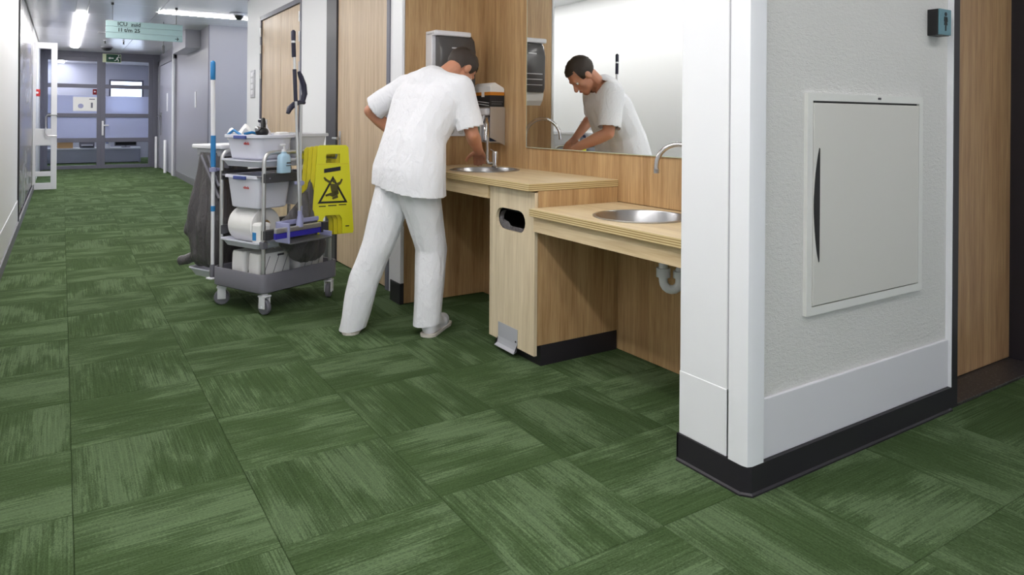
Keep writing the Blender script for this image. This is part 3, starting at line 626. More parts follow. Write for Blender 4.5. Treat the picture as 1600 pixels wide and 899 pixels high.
for k, (y, m1, m2, lab) in enumerate(((4.245, WPLAS, mat('green_label', (120, 146, 120), .5), 'white soap bottle with a green label in the wall rack'), (4.125, mat('navy_bottle', (58, 72, 100), .35), mat('pale_label', (196, 206, 226), .5), 'dark blue soap bottle in the wall rack'))):
    s_ = thing('soap_bottle', lab, 'bottle', (2.475, y, 1.092))
    obj('bottle', B().loft([rrect(.085*f, .095*f, .015, 1.092+h, 3, 2.475, y) for h, f in ((0, .95), (.004, 1), (.14, 1), (.155, .8), (.165, .35), (.175, .35))]), m1, s_, smooth=40)
    obj('label', box(2.4305, 2.4325, y-.038, y+.038, 1.10, 1.205), m2, s_)
    obj('pump_head', box(2.405, 2.50, y-.045, y+.045, 1.268, 1.318, .012), WPLAS, s_); obj('spout', B().tube([(2.42, y, 1.27), (2.41, y, 1.235), (2.40, y, 1.22)], .008, 8), WPLAS, s_)
gb = thing('glove_box', 'black and orange glove carton with an open white flap on the soap rack', 'box', (2.48, 4.18, 1.327))
obj('lower_band', box(2.43, 2.54, 4.062, 4.31, 1.327, 1.405), mat('black_carton', (38, 38, 42), .55), gb); obj('orange_band', box(2.429, 2.541, 4.061, 4.311, 1.405, 1.428), ORANGE, gb); obj('upper_band', box(2.43, 2.54, 4.062, 4.31, 1.428, 1.452), PAPER, gb)
obj('flap', B().prism([(2.432, 1.452), (2.43, 1.468), (2.47, 1.492), (2.538, 1.458), (2.538, 1.4525)], 'y', 4.066, 4.306), PAPER, gb); obj('seal', box(2.4275, 2.4295, 4.14, 4.175, 1.395, 1.432), PAPER, gb)
obj('print', box(2.44, 2.53, 4.0605, 4.0625, 1.36, 1.364).box(2.44, 2.52, 4.0605, 4.0625, 1.345, 1.349), GREYV, gb)
so = thing('wall_socket', 'white double wall socket on the oak side wall behind the person', 'socket', (2.30, 4.33, 1.12))
obj('plate', box(2.235, 2.385, 4.325, 4.337, 1.122, 1.196, .004), WPLAS, so)
for x in (2.272, 2.348):
    o = obj('outlet', B().lathe([(.024, 0), (.021, .002), (.019, .006)], (x, 4.3195, 1.159), 20, 'y'), mat('socket_face', (205, 205, 205), .4), so, smooth=40)
    obj('pin_hole', B().lathe([(.003, 0), (.003, .002)], (x-.009, 4.3185, 1.159), 8, 'y').lathe([(.003, 0), (.003, .002)], (x+.009, 4.3185, 1.159), 8, 'y'), BLACK, o)
# ================================================================== CLEANING CART
CA = math.radians(24.5); CM = T(1.233, 4.867, 0) @ Matrix.Rotation(CA, 4, 'Z')
def on_cart(name, label, cat, u, v, z, rz=0, group=None): return thing(name, label, cat, CM @ T(u, v, z) @ Matrix.Rotation(rz, 4, 'Z'), group)
def lo(name, b, m_, par, smooth=None): return obj(name, b, m_, par, smooth=smooth, local=True)
cart = thing('cleaning_cart', 'grey and white cleaning cart with chrome posts standing on four castors', 'cart', CM)
dk = B(); W_, D_ = .635, .515
dk.loft([rrect(W_-.03, D_-.03, .04, .135), rrect(W_, D_, .045, .145), rrect(W_, D_, .045, .255), rrect(W_-.01, D_-.01, .04, .26), rrect(W_-.03, D_-.03, .035, .258), rrect(W_-.035, D_-.035, .035, .175)])
lo('base_tray', dk, GPLAS, cart, 45)
for sx, sy, turn in ((-1, -1, .2), (-1, 1, 1.0), (1, -1, -.9), (1, 1, .6)):
    cx, cy = sx*.266, sy*.2175
    Mc = T(cx, cy, 0) @ Matrix.Rotation(turn-CA+.3, 4, 'Z')
    w = B(); w.lathe([(.012, -.014), (.044, -.014), (.05, -.008), (.05, .008), (.044, .014), (.012, .014)], (0, 0, .05), 24, 'x'); w.bm.transform(Mc); ca = lo('castor_wheel', w, GPLAS, cart, 40)
    f_ = B(); f_.box(-.026, -.019, -.026, .026, .04, .118, .004).box(.019, .026, -.026, .026, .04, .118, .004).box(-.028, .028, -.032, .032, .112, .124, .004)
    f_.lathe([(.02, .12), (.02, .14)], (0, 0, 0), 14); f_.lathe([(.008, -.03), (.008, .03)], (0, 0, .05), 10, 'x'); f_.bm.transform(Mc); lo('fork', f_, WPLAS, ca, 40)
for sy in (-1, 1):
    y = sy*.215
    pts = [(-.275, y, .18), (-.275, y, .96)]+[(-.275+.06*(1-math.cos(PI/2*k/6)), y, .96+.06*math.sin(PI/2*k/6)) for k in range(1, 7)]+[(.215+.06*math.sin(PI/2*k/6), y, .96+.06*math.cos(PI/2*k/6)) for k in range(7)]+[(.275, y, .18)]
    lo('post_hoop', B().tube(pts, .0125, 12), ALU, cart, 60)
    for z in (.83, .47): lo('cross_bar', B().box(-.285, .285, y-.018-.012*(sy < 0), y+.014, z, z+.06, .004), DPLAS, cart)
    for z in (.86, .50):
        for u in (-.255, .255): lo('bolt', B().lathe([(.006, -.002), (.006, .002)], (u, y+sy*(.03 if sy < 0 else .015), z), 8, 'y'), CHROME, cart)
def tray(z, u0, u1, m_): 
    b = B(); w, d, c = u1-u0, .40, (u0+u1)/2
    b.loft([rrect(w-.06, d-.06, .03, z, cx=c), rrect(w-.02, d-.02, .03, z+.035, cx=c), rrect(w, d, .03, z+.037, cx=c), rrect(w, d, .03, z+.047, cx=c), rrect(w-.03, d-.03, .03, z+.045, cx=c), rrect(w-.06, d-.06, .03, z+.014, cx=c)])
    return lo('tray', b, m_, cart, 40)
tray(.405, -.305, .30, LPLAS); tray(.925, -.305, .30, LPLAS)
for u in (-.275, .275): lo('tray_clip', B().box(u-.018, u+.018, -.235, -.195, .415, .46, .004), GPLAS, cart)
for u in (-.275, .275): lo('tray_rail', B().box(u-.012, u+.012, -.2, .2, .858, .87), GPLAS, cart)
def tub(u, v, z, w, d, h, label, m_, handle=True):
    o = on_cart('storage_tub', label, 'tub', u, v, z)
    b = B(); k = .86
    b.loft([rrect(w*k-.02, d*k-.02, .03, 0), rrect(w*k, d*k, .035, .008), rrect(w*.97, d*.97, .035, h*.80), rrect(w*.985, d*.985, .035, h-.022), rrect(w+.02, d+.02, .03, h-.02), rrect(w+.02, d+.02, .03, h-.003), rrect(w+.012, d+.012, .03, h), rrect(w*.95, d*.95, .03, h-.002), rrect(w*.94, d*.94, .03, h*.8), rrect(w*k-.015, d*k-.015, .03, .012)])
    lo('shell', b, m_, o, 40)
    if handle:
        lo('grip', B().box(-w/2-.024, -w/2-.008, -.06, .06, h-.028, h-.006, .004), mat('blue_grip', (70, 84, 150), .4), o)
        Mt = MW[o] @ T(-w/2*.99-.0035, -.02, h*.60) @ Matrix(((0, 0, -1, 0), (-1, 0, 0, 0), (0, 1, 0, 0), (0, 0, 0, 1)))
        text_mesh('print', 'vileda', .025, RED, Mt, o)
    return o
tub(-.145, 0, .972, .27, .36, .16, 'white storage tub on the cart top holding cloths and bottles', LPLAS)
tub(.155, 0, .972, .26, .36, .165, 'grey white storage tub on the cart top behind the poles', mat('grey_white_tub', (206, 207, 212), .4), False)
tub(-.145, 0, .655, .27, .34, .216, 'white storage tub hung in the middle tier above the big paper roll', LPLAS)
tub(.155, 0, .655, .26, .34, .216, 'pale grey tub hung in the middle tier behind the squeegee poles', mat('grey_white_tub', (206, 207, 212), .4), False)
# things in and on the cart
o = on_cart('cleaning_cloth', 'white cleaning cloth with blue edges on the top tub', 'cloth', -.20, .085, 1.075)
b = B(); N = 9
def cl(i, j, z): return (-.075+.15*i/N, -.075+.15*j/N, z+.035*math.sin(i*.9)*math.cos(j*.7)+.03*math.exp(-((i-4.5)**2+(j-4.5)**2)/8.0)+.02)
g = [[b.bm.verts.new(cl(i, j, .045)) for j in range(N+1)] for i in range(N+1)]; h_ = [[b.bm.verts.new(cl(i, j, .0)) for j in range(N+1)] for i in range(N+1)]
for i in range(N):
    for j in range(N): b.bm.faces.new((g[i][j], g[i+1][j], g[i+1][j+1], g[i][j+1])); b.bm.faces.new((h_[i][j], h_[i][j+1], h_[i+1][j+1], h_[i+1][j]))
for i in range(N): b.bm.faces.new((g[i][0], h_[i][0], h_[i+1][0], g[i+1][0])); b.bm.faces.new((g[i][N], g[i+1][N], h_[i+1][N], h_[i][N])); b.bm.faces.new((g[0][i], g[0][i+1], h_[0][i+1], h_[0][i])); b.bm.faces.new((g[N][i], h_[N][i], h_[N][i+1], g[N][i+1]))
lo('cloth', b, PAPER, o, 60); lo('blue_edge', B().tube([(-.078, -.07, .055), (-.08, 0, .085), (-.078, .07, .05)], .009, 8), BLUE, o, 60); lo('blue_edge', B().tube([(-.06, -.08, .06), (0, -.08, .07), (.06, -.082, .055)], .009, 8), BLUE, o, 60)
o = on_cart('scrub_brush', 'black scrub brush sticking out of the top tub', 'brush', -.195, -.105, 1.0)
lo('handle', B().tube([(-.01, 0, .02), (0, .01, .12), (.02, .03, .20), (.035, .05, .235)], [.012, .015, .018, .012], 10), BLACK, o, 60)
lo('head', B().sphere((-.02, -.01, .15), .045, (1, .8, .7)), BLACK, o, 60); lo('ferrule', B().sphere((-.055, -.01, .17), .018), STEEL, o, 60)
def spray(u, v, label, m_, z=.984):
    o = on_cart('spray_bottle', label, 'bottle', u, v, z, .6)
    lo('bottle', B().loft([rrect(.075*f, .095*f, .02*f, h, 3) for h, f in ((0, .94), (.005, 1), (.12, 1), (.165, .82), (.195, .45), (.215, .4))]), m_, o, 40)
    lo('trigger_head', B().box(-.06, .03, -.014, .014, .215, .248, .008).box(-.045, -.034, -.009, .009, .16, .215, .004), WPLAS, o); lo('nozzle', B().lathe([(.010, -.075), (.010, -.06)], (0, 0, .235), 10, 'x'), NAVY, o)
    return o
spray(-.115, -.005, 'white spray bottle standing in the top tub', WPLAS); spray(-.05, .09, 'blue white spray bottle at the back of the top tub', mat('pale_blue_bottle', (196, 208, 226), .4))
o = on_cart('sponge_pack', 'folded blue and white cloth pack at the right of the top tub', 'cloth', -.055, -.11, .984)
lo('pack', B().box(-.05, .05, -.035, .035, 0, .165, .02), PAPER, o); lo('wrap', B().box(-.052, .052, -.037, .037, .10, .135, .01), mat('navy_wrap', (60, 66, 110), .5), o)
o = on_cart('pump_bottle', 'pale blue pump bottle standing on the front bar of the cart', 'bottle', -.155, -.255, .89)
lo('bottle', B().loft([rrect(.085*f, .055*f, .016*f, h, 3) for h, f in ((0, .95), (.004, 1), (.105, .92), (.118, .7), (.124, .4), (.135, .4))]), BLUEL, o, 40); lo('label', B().box(.0, .034, -.031, -.0275, .06, .068).box(-.005, .034, -.031, -.0275, .045, .049), DPLAS, o)
lo('pump', B().lathe([(.014, .135), (.014, .15), (.006, .152), (.006, .175)], (0, 0, 0), 12).box(-.028, .012, -.007, .007, .172, .186, .004), WPLAS, o, 40)
lo('hook', B().box(-.03, .03, .0, .05, 0.0, .004), STEEL, o)
o = on_cart('paper_roll', 'big white industrial paper roll lying on the lower tray', 'paper roll', -.15, .045, .535)
rl = B(); rl.lathe([(.038, -.12), (.112, -.12), (.116, -.116), (.116, .116), (.112, .12), (.038, .12), (.038, -.12)], (0, 0, 0), 40, 'y', caps=False); lo('roll', rl, PAPER, o, 40); lo('core', B().lathe([(.037, -.12), (.037, .12), (.030, .12), (.030, -.12), (.037, -.12)], (0, 0, 0), 24, 'y', caps=False), CARD, o, 40)
o = on_cart('wipes_pack', 'small white wipes pack with a blue print beside the big paper roll', 'pack', -.235, -.145, .421)
lo('pack', B().box(-.045, .045, -.045, .045, 0, .15, .018), PAPER, o); lo('print', B().box(-.0475, -.0455, -.005, .03, .04, .09), BLUE, o)
for u, v, rz, lab in ((-.13, .09, .1, 'white folded paper towel pack on the cart base under the big roll'), (-.13, -.09, -.05, 'white paper towel pack on the cart base at the front corner'), (.145, -.12, .15, 'white paper towel pack on the cart base behind the hanging bag'), (.13, .08, 0, 'white paper towel pack at the back of the cart base')):
    o = on_cart('towel_pack', lab, 'towel pack', u, v, .175, rz, 'paper towel packs on the cart base')
    lo('bundle', B().loft([rrect(.25-.02*abs(f)**6, .115, .02, .19*(f+1)/2) for f in (-1, -.85, 0, .85, 1)]), PAPER, o, 40)
    for k in (-1, 0, 1): lo('wrapper_line', B().prism([(k*.07-.03, .02), (k*.07-.026, .02), (k*.07+.034, .17), (k*.07+.03, .17)], 'y', -.0585, .0585), GREYV, o)
    lo('wrapper_mark', B().box(.02, .07, -.0582, .0582, .165, .178), DPLAS, o)
# black bag hanging inside the front side
def blob(name, b, voxel, m_, parent, M, amp=.0, freq=6.0, smooth_it=3, cuts=(), stretch=(1, 1, 1)):
    bm = b.bm; bmesh.ops.recalc_face_normals(bm, faces=bm.faces[:])
    me = bpy.data.meshes.new('tmp'); bm.to_mesh(me); bm.free(); t0 = bpy.data.objects.new('tmp', me); COL.objects.link(t0)
    r = t0.modifiers.new('r', 'REMESH'); r.mode = 'VOXEL'; r.voxel_size = voxel
    if smooth_it: s_ = t0.modifiers.new('s', 'SMOOTH'); s_.iterations = smooth_it; s_.factor = .5
    dg = bpy.context.evaluated_depsgraph_get(); me2 = bpy.data.meshes.new_from_object(t0.evaluated_get(dg)); bpy.data.objects.remove(t0)
    q = bmesh.new(); q.from_mesh(me2); bpy.data.meshes.remove(me2)
    if amp:
        q.normal_update(); mv = []
        for v in q.verts:
            p = Vector((v.co.x*freq*stretch[0], v.co.y*freq*stretch[1], v.co.z*freq*stretch[2]))
            n_ = noise.noise(p)+.5*noise.noise(p*2.1+Vector((3, 1, 7))); mv.append(v.co+v.normal*n_*amp)
        for v, c in zip(q.verts, mv): v.co = c
    for co, no in cuts: bmesh.ops.bisect_plane(q, geom=q.verts[:]+q.edges[:]+q.faces[:], plane_co=co, plane_no=no, clear_outer=True)
    for f in q.faces: f.smooth = True
    return obj(name, q, m_, parent, M, smooth=80)
o = on_cart('bin_bag', 'small black bin bag hanging on the front of the cart behind the squeegee', 'bag', .0, -.305, .28)
b = B(); b.cap((.05, .0, .56), .04, (.03, 0, .40), .09); b.cap((.03, 0, .40), .09, (-.03, 0, .16), .14); b.cap((-.15, 0, .20), .09, (.06, 0, .11), .10); b.cap((-.14, 0, .28), .08, (.0, 0, .3), .09); b.cap((-.15, 0, .30), .06, (.02, 0, .45), .06)
for v in b.bm.verts: v.co.y = v.co.y*.36; 
b.bm.transform(MW[o]); blob('bag', b, .009, BAGM, o, MW[o], .016, 14, 4, (), (1, 1, .35))
lo('tie', B().tube([(.04, .01, .50), (.05, .03, .55), (.06, .045, .575)], [.03, .02, .012], 10), BAGM, o, 60)
# floor squeegee and long handled dustpan
o = on_cart('long_dustpan', 'lilac grey dustpan on a pole with a curved dark grip hanging on the cart front', 'dustpan', -.165, -.385, .475)
lo('pan_back', B().box(-.113, .215, .030, .038, .0, .096, .002), DPLAS, o); lo('pole', B().tube([(.035, 0, .13), (.035, .0, .87)], .0085, 10), ALU, o, 60)
lo('pan', B().box(-.125, -.113, -.085, .04, .0, .125, .004).box(.215, .225, -.085, .04, .0, .035, .004).box(-.125, .225, .026, .040, .095, .125, .004), LILAC, o); lo('floor_plate', B().box(-.12, .22, -.10, .04, -.004, .004, .002), mat('grey_lip', (120, 120, 124), .4, .5), o)
lo('socket', B().lathe([(.02, 0), (.02, .04), (.013, .06), (.013, .11)], (.035, .0, .10), 14), LILAC, o, 40); lo('clip', B().lathe([(.018, 0), (.018, .03)], (.035, 0, .34), 12).box(.01, .06, -.01, .03, .345, .365, .003), LILAC, o, 40)
gp_ = B(); gp_.tube([(.035, 0, .80), (.035, 0, 1.0)], .012, 10); gp_.tube([(-.02, -.01, 1.0-.055), (.0, -.01, .965), (.03, 0, .985), (.06, 0, .985)], [.016, .014, .012, .012], 10); gp_.tube([(-.075, -.02, .93), (-.05, -.015, .955), (-.01, -.01, .968)], [.014, .017, .013], 10)
lo('grip', B().tube([(-.085, -.02, .795), (-.07, -.018, .825), (-.03, -.012, .853), (.015, -.005, .866), (.06, 0, .865)], [.012, .018, .017, .014, .012], 12), NAVY, o, 60)
lo('upper_grip', B().tube([(.045, 0, .87), (.062, 0, .92), (.055, 0, .975), (.03, 0, 1.03), (.015, 0, 1.06)], [.016, .018, .018, .016, .011], 12), NAVY, o, 60)
lo('cord', B().tube([(.018, 0, .865), (.015, 0, .60), (.02, .0, .4)], .003, 6), NAVY, o, 60)
o = on_cart('floor_squeegee', 'violet floor squeegee on a tall pole with a navy handle hanging on the cart front', 'squeegee', -.165, -.445, .545)
lo('pole', B().tube([(-.02, .0, .08), (-.045, .04, 1.22)], .009, 10), ALU, o, 60); lo('lower_sleeve', B().tube([(-.0365, .026, .80), (-.041, .034, 1.0)], .0125, 10), NAVY, o, 60)
lo('handle', B().tube([(-.0432, .037, 1.075), (-.0434, .0375, 1.08), (-.0455, .040, 1.165)], [.012, .0135, .0135], 12), NAVY, o, 60); lo('handle_ring', B().tube([(-.0455, .040, 1.165), (-.0457, .0402, 1.178)], .014, 12), ALU, o, 60)
lo('handle_tip', B().tube([(-.0457, .0402, 1.178), (-.0462, .041, 1.235), (-.0464, .0414, 1.245)], [.0135, .0145, .006], 12), NAVY, o, 60)
lo('holder', B().lathe([(.022, 0), (.022, .03), (.014, .06), (.014, .10)], (-.02, 0, .02), 14), LILAC, o, 40)
Mr = Matrix.Rotation(.0, 4, 'Y')
lo('blade_holder', B().box(-.205, .145, -.014, .014, .0, .03, .004), ALU, o); lo('rubber_blade', B().box(-.21, .15, -.010, .010, -.035, .0, .003), VIOLET, o); lo('end_cap', B().box(.14, .16, -.016, .016, -.036, .032, .004), NAVY, o)
# wet floor signs, a stack of four
sgp = [(-.135, 0), (-.055, 0), (-.05, .03), (-.045, .12), (-.03, .14), (.03, .14), (.045, .12), (.05, .03), (.055, 0), (.135, 0), (.14, .02), (.102, .565), (.088, .59), (-.088, .59), (-.102, .565), (-.14, .02)]
def sgn(i, u, v, z, lab, front):
    o = on_cart('wet_floor_sign', lab, 'sign', u, v, z, -.55, 'wet floor signs on the cart')
    top = [(x, y) for x, y in sgp]
    b = B()
    # outline without the hand slot: lower part, slot sides and top
    low = [(-.135, 0), (-.065, 0), (-.062, .10), (-.045, .125), (.045, .125), (.062, .10), (.065, 0), (.135, 0), (.14, .02), (.108, .47), (-.108, .47), (-.14, .02)]
    b.prism(low, 'y', -.007, .007); b.prism([(-.108, .47), (-.045, .47), (-.045, .53), (-.1035, .53)], 'y', -.007, .007); b.prism([(.045, .47), (.108, .47), (.1035, .53), (.045, .53)], 'y', -.007, .007)
    b.prism([(-.1035, .53), (.1035, .53), (.101, .572), (.085, .588), (-.085, .588), (-.101, .572)], 'y', -.007, .007)
    lo('panel', b, YELLOW if front else YELLOW2, o)
    lo('back_panel', B().prism([(-.13, 0), (-.065, 0), (-.062, .10), (-.045, .125), (.045, .125), (.062, .10), (.065, 0), (.13, 0), (.135, .02), (.105, .47), (-.105, .47), (-.135, .02)], 'y', .010, .020), YELLOW2, o)
    if front:
        tr = B(); A = [(0, .385), (.098, .205), (-.098, .205)]; c = (0, .262)
        inn = [(c[0]+(x-c[0])*.78, c[1]+(y-c[1])*.78) for x, y in A]
        for k in range(3): tr.prism([A[k], A[(k+1) % 3], inn[(k+1) % 3], inn[k]], 'y', -.009, -.0072)
        lo('triangle', tr, BLACK, o)
        fgr = B(); fgr.lathe([(.012, 0), (.012, .002)], (.008, -.0096, .35), 12, 'y')
        for P in ([(-.02, .335), (.025, .33), (.04, .27), (.02, .255), (-.01, .28)], [(-.02, .335), (-.052, .355), (-.062, .375), (-.052, .378), (-.04, .365), (-.005, .345)], [(.02, .335), (.045, .345), (.055, .365), (.065, .36), (.052, .33), (.03, .315)], [(.02, .285), (.04, .265), (.0, .245), (-.02, .255), (-.045, .25), (-.05, .262), (-.02, .272)], [(.03, .26), (.035, .24), (.0, .228), (-.005, .24)]): fgr.prism(P, 'y', -.0098, -.0078)
        lo('falling_figure', fgr, mat('sign_olive', (78, 72, 24), .5), o)
        lo('title_plate', B().prism([(-.058, .405), (.05, .42), (.05, .447), (-.058, .432)], 'y', -.009, -.0072), BLACK, o)
        lo('caption', B().box(-.09, -.045, -.009, -.0072, .183, .189).box(-.03, .025, -.009, -.0072, .186, .192).box(.04, .09, -.009, -.0072, .189, .195), BLACK, o)
        lo('corner_mark', B().box(.085, .11, -.009, -.0072, .045, .052), BLACK, o); lo('top_rib', B().box(-.1, .1, -.009, -.007, .462, .466), YELLOW2, o)
    return o
SX, SY = .125, -.40
def so2(i): return SX+i*(-.024*math.cos(.55)+.024*math.sin(.55)), SY+i*(.024*math.sin(.55)+.024*math.cos(.55))
sgn(0, *so2(0), .475, 'frontmost yellow wet floor sign with a falling figure triangle', True)
sgn(1, *so2(1), .470, 'yellow wet floor sign directly behind the front sign in the stack', False)
sgn(2, *so2(2), .465, 'yellow wet floor sign second from the back of the stack', False)
sgn(3, *so2(3), .460, 'rearmost yellow wet floor sign in the stack on the cart', False)
o = on_cart('sign_hook', 'steel hook carrying the yellow signs on the cart side', 'hook', .115, -.24, .98); lo('hook_bar', B().tube([(0, .03, .0), (0.01, -.19, .0), (0.01, -.195, .025)], .007, 8), STEEL, o, 60); lo('clamp', B().box(-.02, .025, .008, .045, -.03, .02, .004), DPLAS, o)
o = on_cart('yellow_cloth', 'folded yellow cloth on the top tray behind the poles', 'cloth', .09, -.195, .972); lo('fold', B().box(-.09, .09, -.02, .012, -.004, .022, .006), YELLOW, o); lo('fold', B().box(-.085, .08, -.018, .012, .016, .034, .006), YELLOW2, o)

# waste bag holder at the far side of the cart
o = thing('waste_bag_holder', 'folding bag holder with a white lid and tray at the left of the cart', 'bag holder', CM @ T(-.12, .46, 0))
lo('lid', B().box(-.12, .17, -.18, .15, 1.025, 1.055, .008), WPLAS, o)
lo('lid_band', B().box(-.10, .15, -.16, .12, .975, 1.025, .006), mat('holder_grey', (176, 177, 184), .4), o)
for y, z in ((.02, .72), (-.06, .80)): lo('arm', B().tube([(-.13, y, .98), (-.145, -.19, z), (-.148, -.215, z-.02)], .011, 8), GPLAS, o, 60)
lo('floor_tray', B().loft([rrect(.25, .30, .03, .14, cx=.03), rrect(.30, .36, .03, .19, cx=.03), rrect(.31, .37, .03, .19, cx=.03), rrect(.31, .37, .03, .20, cx=.03), rrect(.28, .34, .03, .195, cx=.03), rrect(.24, .29, .03, .152, cx=.03)]), LPLAS, o, 40)
lo('bracket', B().box(-.10, .10, -.24, -.17, .12, .15, .004).box(-.1, -.07, -.24, -.17, .90, .95, .004), GPLAS, o)
g_ = on_cart('waste_bag', 'large black bin bag bulging below the white lid at the left of the cart', 'bag', -.10, .46, .20)
b = B()
for x in (-.11, 0, .11):
    for y in (-.11, .0, .11): b.cap((x*.75, y*.6, .79), .05, (x*1.05, y*1.1, .32), .075); b.cap((x*1.05, y*1.1, .30), .075, (x*.85, y*.8, .08), .07)
b.cap((-.12, .12, .42), .06, (-.14, .16, .25), .05); b.cap((-.08, .12, .08), .05, (-.14, .24, .03), .035)
b.bm.transform(MW[g_]); blob('bag', b, .013, BAGM, g_, MW[g_], .022, 8, 5, ((MW[g_] @ Vector((0, 0, .80)), (0, 0, 1)),), (1, 1, .3))
mp_ = on_cart('mop', 'white telescopic mop with blue grips leaning beside the waste bag', 'mop', -.285, .295, .12)
lo('upper_pole', B().tube([(0, 0, .82), (0, .01, 1.38)], .014, 12), WPLAS, mp_, 60); lo('lower_pole', B().tube([(0, 0, .06), (0, 0, .82)], .012, 12), WPLAS, mp_, 60)
lo('top_grip', B().tube([(0, .01, 1.37), (0, .01, 1.375), (0, .011, 1.49), (0, .0112, 1.50)], [.012, .0165, .0165, .008], 14), BLUE, mp_, 60)
lo('middle_grip', B().tube([(0, 0, .79), (0, .002, 1.00)], .0165, 14), BLUE, mp_, 60); lo('ring', B().tube([(0, 0, .495), (0, 0, .53)], .0155, 14), BLUE, mp_, 60)
lo('collar', B().lathe([(.024, .76), (.024, .785)], (0, 0, 0), 14).box(0, .06, -.01, .01, .762, .782, .003), LILAC, mp_, 40); lo('joint', B().lathe([(.015, .05), (.018, .07), (.018, .12), (.013, .14)], (0, 0, 0), 12), GPLAS, mp_, 40)
lo('swivel', B().tube([(0, 0, .06), (.02, .0, .04), (.05, .0, .045), (.06, 0, .07), (.03, 0, .085)], .008, 8), WPLAS, mp_, 60); lo('foot', B().box(-.03, .05, -.03, .03, .043, .055, .004), WPLAS, mp_)
# ================================================================== PERSON AT THE BASIN
def V(*a): return Vector(a)
PM = T(1.68, 3.77, 0)
ps = thing('person', 'person in a white short sleeved tunic and white trousers bending over the basin', 'person', PM)
pel = V(1.70, 3.77, .93); ph = math.radians(10); pf = V(math.cos(ph), math.sin(ph), 0); pl_ = V(-math.sin(ph), math.cos(ph), 0)
hipL, hipR = pel+pl_*.095+V(0, 0, -.04), pel-pl_*.095+V(0, 0, -.04)
kneeL, ankL, kneeR, ankR = V(1.555, 3.875, .50), V(1.425, 3.935, .115), V(1.815, 3.695, .49), V(1.775, 3.665, .085)
waist, chest, upb = V(1.735, 3.775, 1.12), V(1.83, 3.79, 1.33), V(1.865, 3.80, 1.45)
shL, shR = V(1.795, 4.005, 1.445), V(1.955, 3.605, 1.425)
elL, wrL, elR, wrR = V(1.63, 4.19, 1.29), V(1.83, 4.17, 1.10), V(2.015, 3.57, 1.155), V(2.165, 3.755, 1.045)
nk0, hc = V(1.925, 3.79, 1.485), V(2.060, 3.80, 1.548)
sl = (shL-shR).normalized()
# head frame
hf = V(.60, .14, -.78).normalized(); hl = V(0, 0, 1).cross(hf).normalized(); hu = hf.cross(hl).normalized()
HM = Matrix(((hf.x, hl.x, hu.x, hc.x), (hf.y, hl.y, hu.y, hc.y), (hf.z, hl.z, hu.z, hc.z), (0, 0, 0, 1)))
b = B()
b.sphere((-.012, 0, .035), 1, (.100, .078, .088), HM); b.sphere((.025, 0, -.015), 1, (.068, .066, .095), HM)
def hcap(a, r0, c, r1): b.cap(HM @ V(*a), r0, HM @ V(*c), r1)
hcap((.02, 0, -.055), .055, (.062, 0, -.092), .030); hcap((.088, 0, .005), .009, (.108, 0, -.032), .0155); hcap((.078, -.034, .024), .014, (.078, .034, .024), .014)
hcap((.086, -.016, -.060), .008, (.086, .016, -.060), .008); hcap((.084, -.014, -.070), .009, (.084, .014, -.070), .009)
for s in (-1, 1): b.sphere((-.008, s*.078, -.008), 1, (.022, .012, .034), HM); b.sphere((.052, s*.045, -.022), 1, (.03, .024, .026), HM)
b.cap(HM @ V(-.035, 0, -.04), .058, nk0, .060); b.cap(nk0, .060, upb, .085)
# trunk
b.cap(pel+pl_*.08, .115, pel-pl_*.08, .115); b.cap(pel+pl_*.05, .11, waist+pl_*.04, .105); b.cap(pel-pl_*.05, .11, waist-pl_*.04, .105)
b.cap(waist+pl_*.04, .10, chest+sl*.07, .115); b.cap(waist-pl_*.04, .10, chest-sl*.07, .115); b.cap(chest+sl*.08, .11, shL-sl*.04, .07); b.cap(chest-sl*.08, .11, shR+sl*.04, .07); b.cap(shL, .062, upb, .08); b.cap(shR, .062, upb, .08)
# limbs
for h, k, a in ((hipL, kneeL, ankL), (hipR, kneeR, ankR)): b.cap(h, .088, k, .056); b.cap(k, .056, k.lerp(a, .35), .056); b.cap(k.lerp(a, .35), .056, a, .038)
for s, e, w in ((shL, elL, wrL), (shR, elR, wrR)): b.cap(s, .056, s.lerp(e, .4), .052); b.cap(s.lerp(e, .4), .052, e, .040); b.cap(e, .041, e.lerp(w, .3), .043); b.cap(e.lerp(w, .3), .043, w, .027)
# feet inside the shoes
b.cap(ankR, .038, V(1.80, 3.69, .055), .035); b.cap(V(1.785, 3.66, .05), .032, V(1.90, 3.755, .045), .028); b.cap(ankL, .038, V(1.44, 3.955, .07), .033); b.cap(ankL+V(.0, 0, -.04), .03, V(1.475, 4.02, .045), .026)
# hands: palm, four unequal fingers with bends, thumb from the side of the palm
def hand(w, d, up, side, curl):
    d = d.normalized(); sd = d.cross(up).normalized()*side; nn = sd.cross(d).normalized()
    if nn.dot(up) < 0: nn = -nn
    for k in range(4):
        o_ = sd*(.030-.020*k); b.cap(w+o_*.5, .017, w+d*.075+o_, .0125)
    lens = (.072, .080, .074, .058)
    for k in range(4):
        p = w+d*.085+sd*(.032-.0215*k); q = d.copy(); L = lens[k]; r = .0092-.0006*(k == 3)
        for f in (.45, .32, .23):
            q = (q-nn*curl).normalized(); p2 = p+q*L*f; b.cap(p, r, p2, r*.93); p = p2; r *= .93
    p = w+d*.022+sd*.026; q = (d*.65+sd*.75-nn*.25).normalized(); r = .0125
    for L in (.038, .030, .024):
        p2 = p+q*L; b.cap(p, r, p2, r*.9); p = p2; r *= .9; q = (q+d*.35-nn*.2).normalized()
hand(wrR, V(.5, .75, -.42), V(0, 0, 1), -1, .28); hand(wrL, V(.75, -.25, -.45), V(0, 0, 1), 1, .30)
body = blob('body', b, .0058, SKIN, ps, PM, 0, 1, 2)
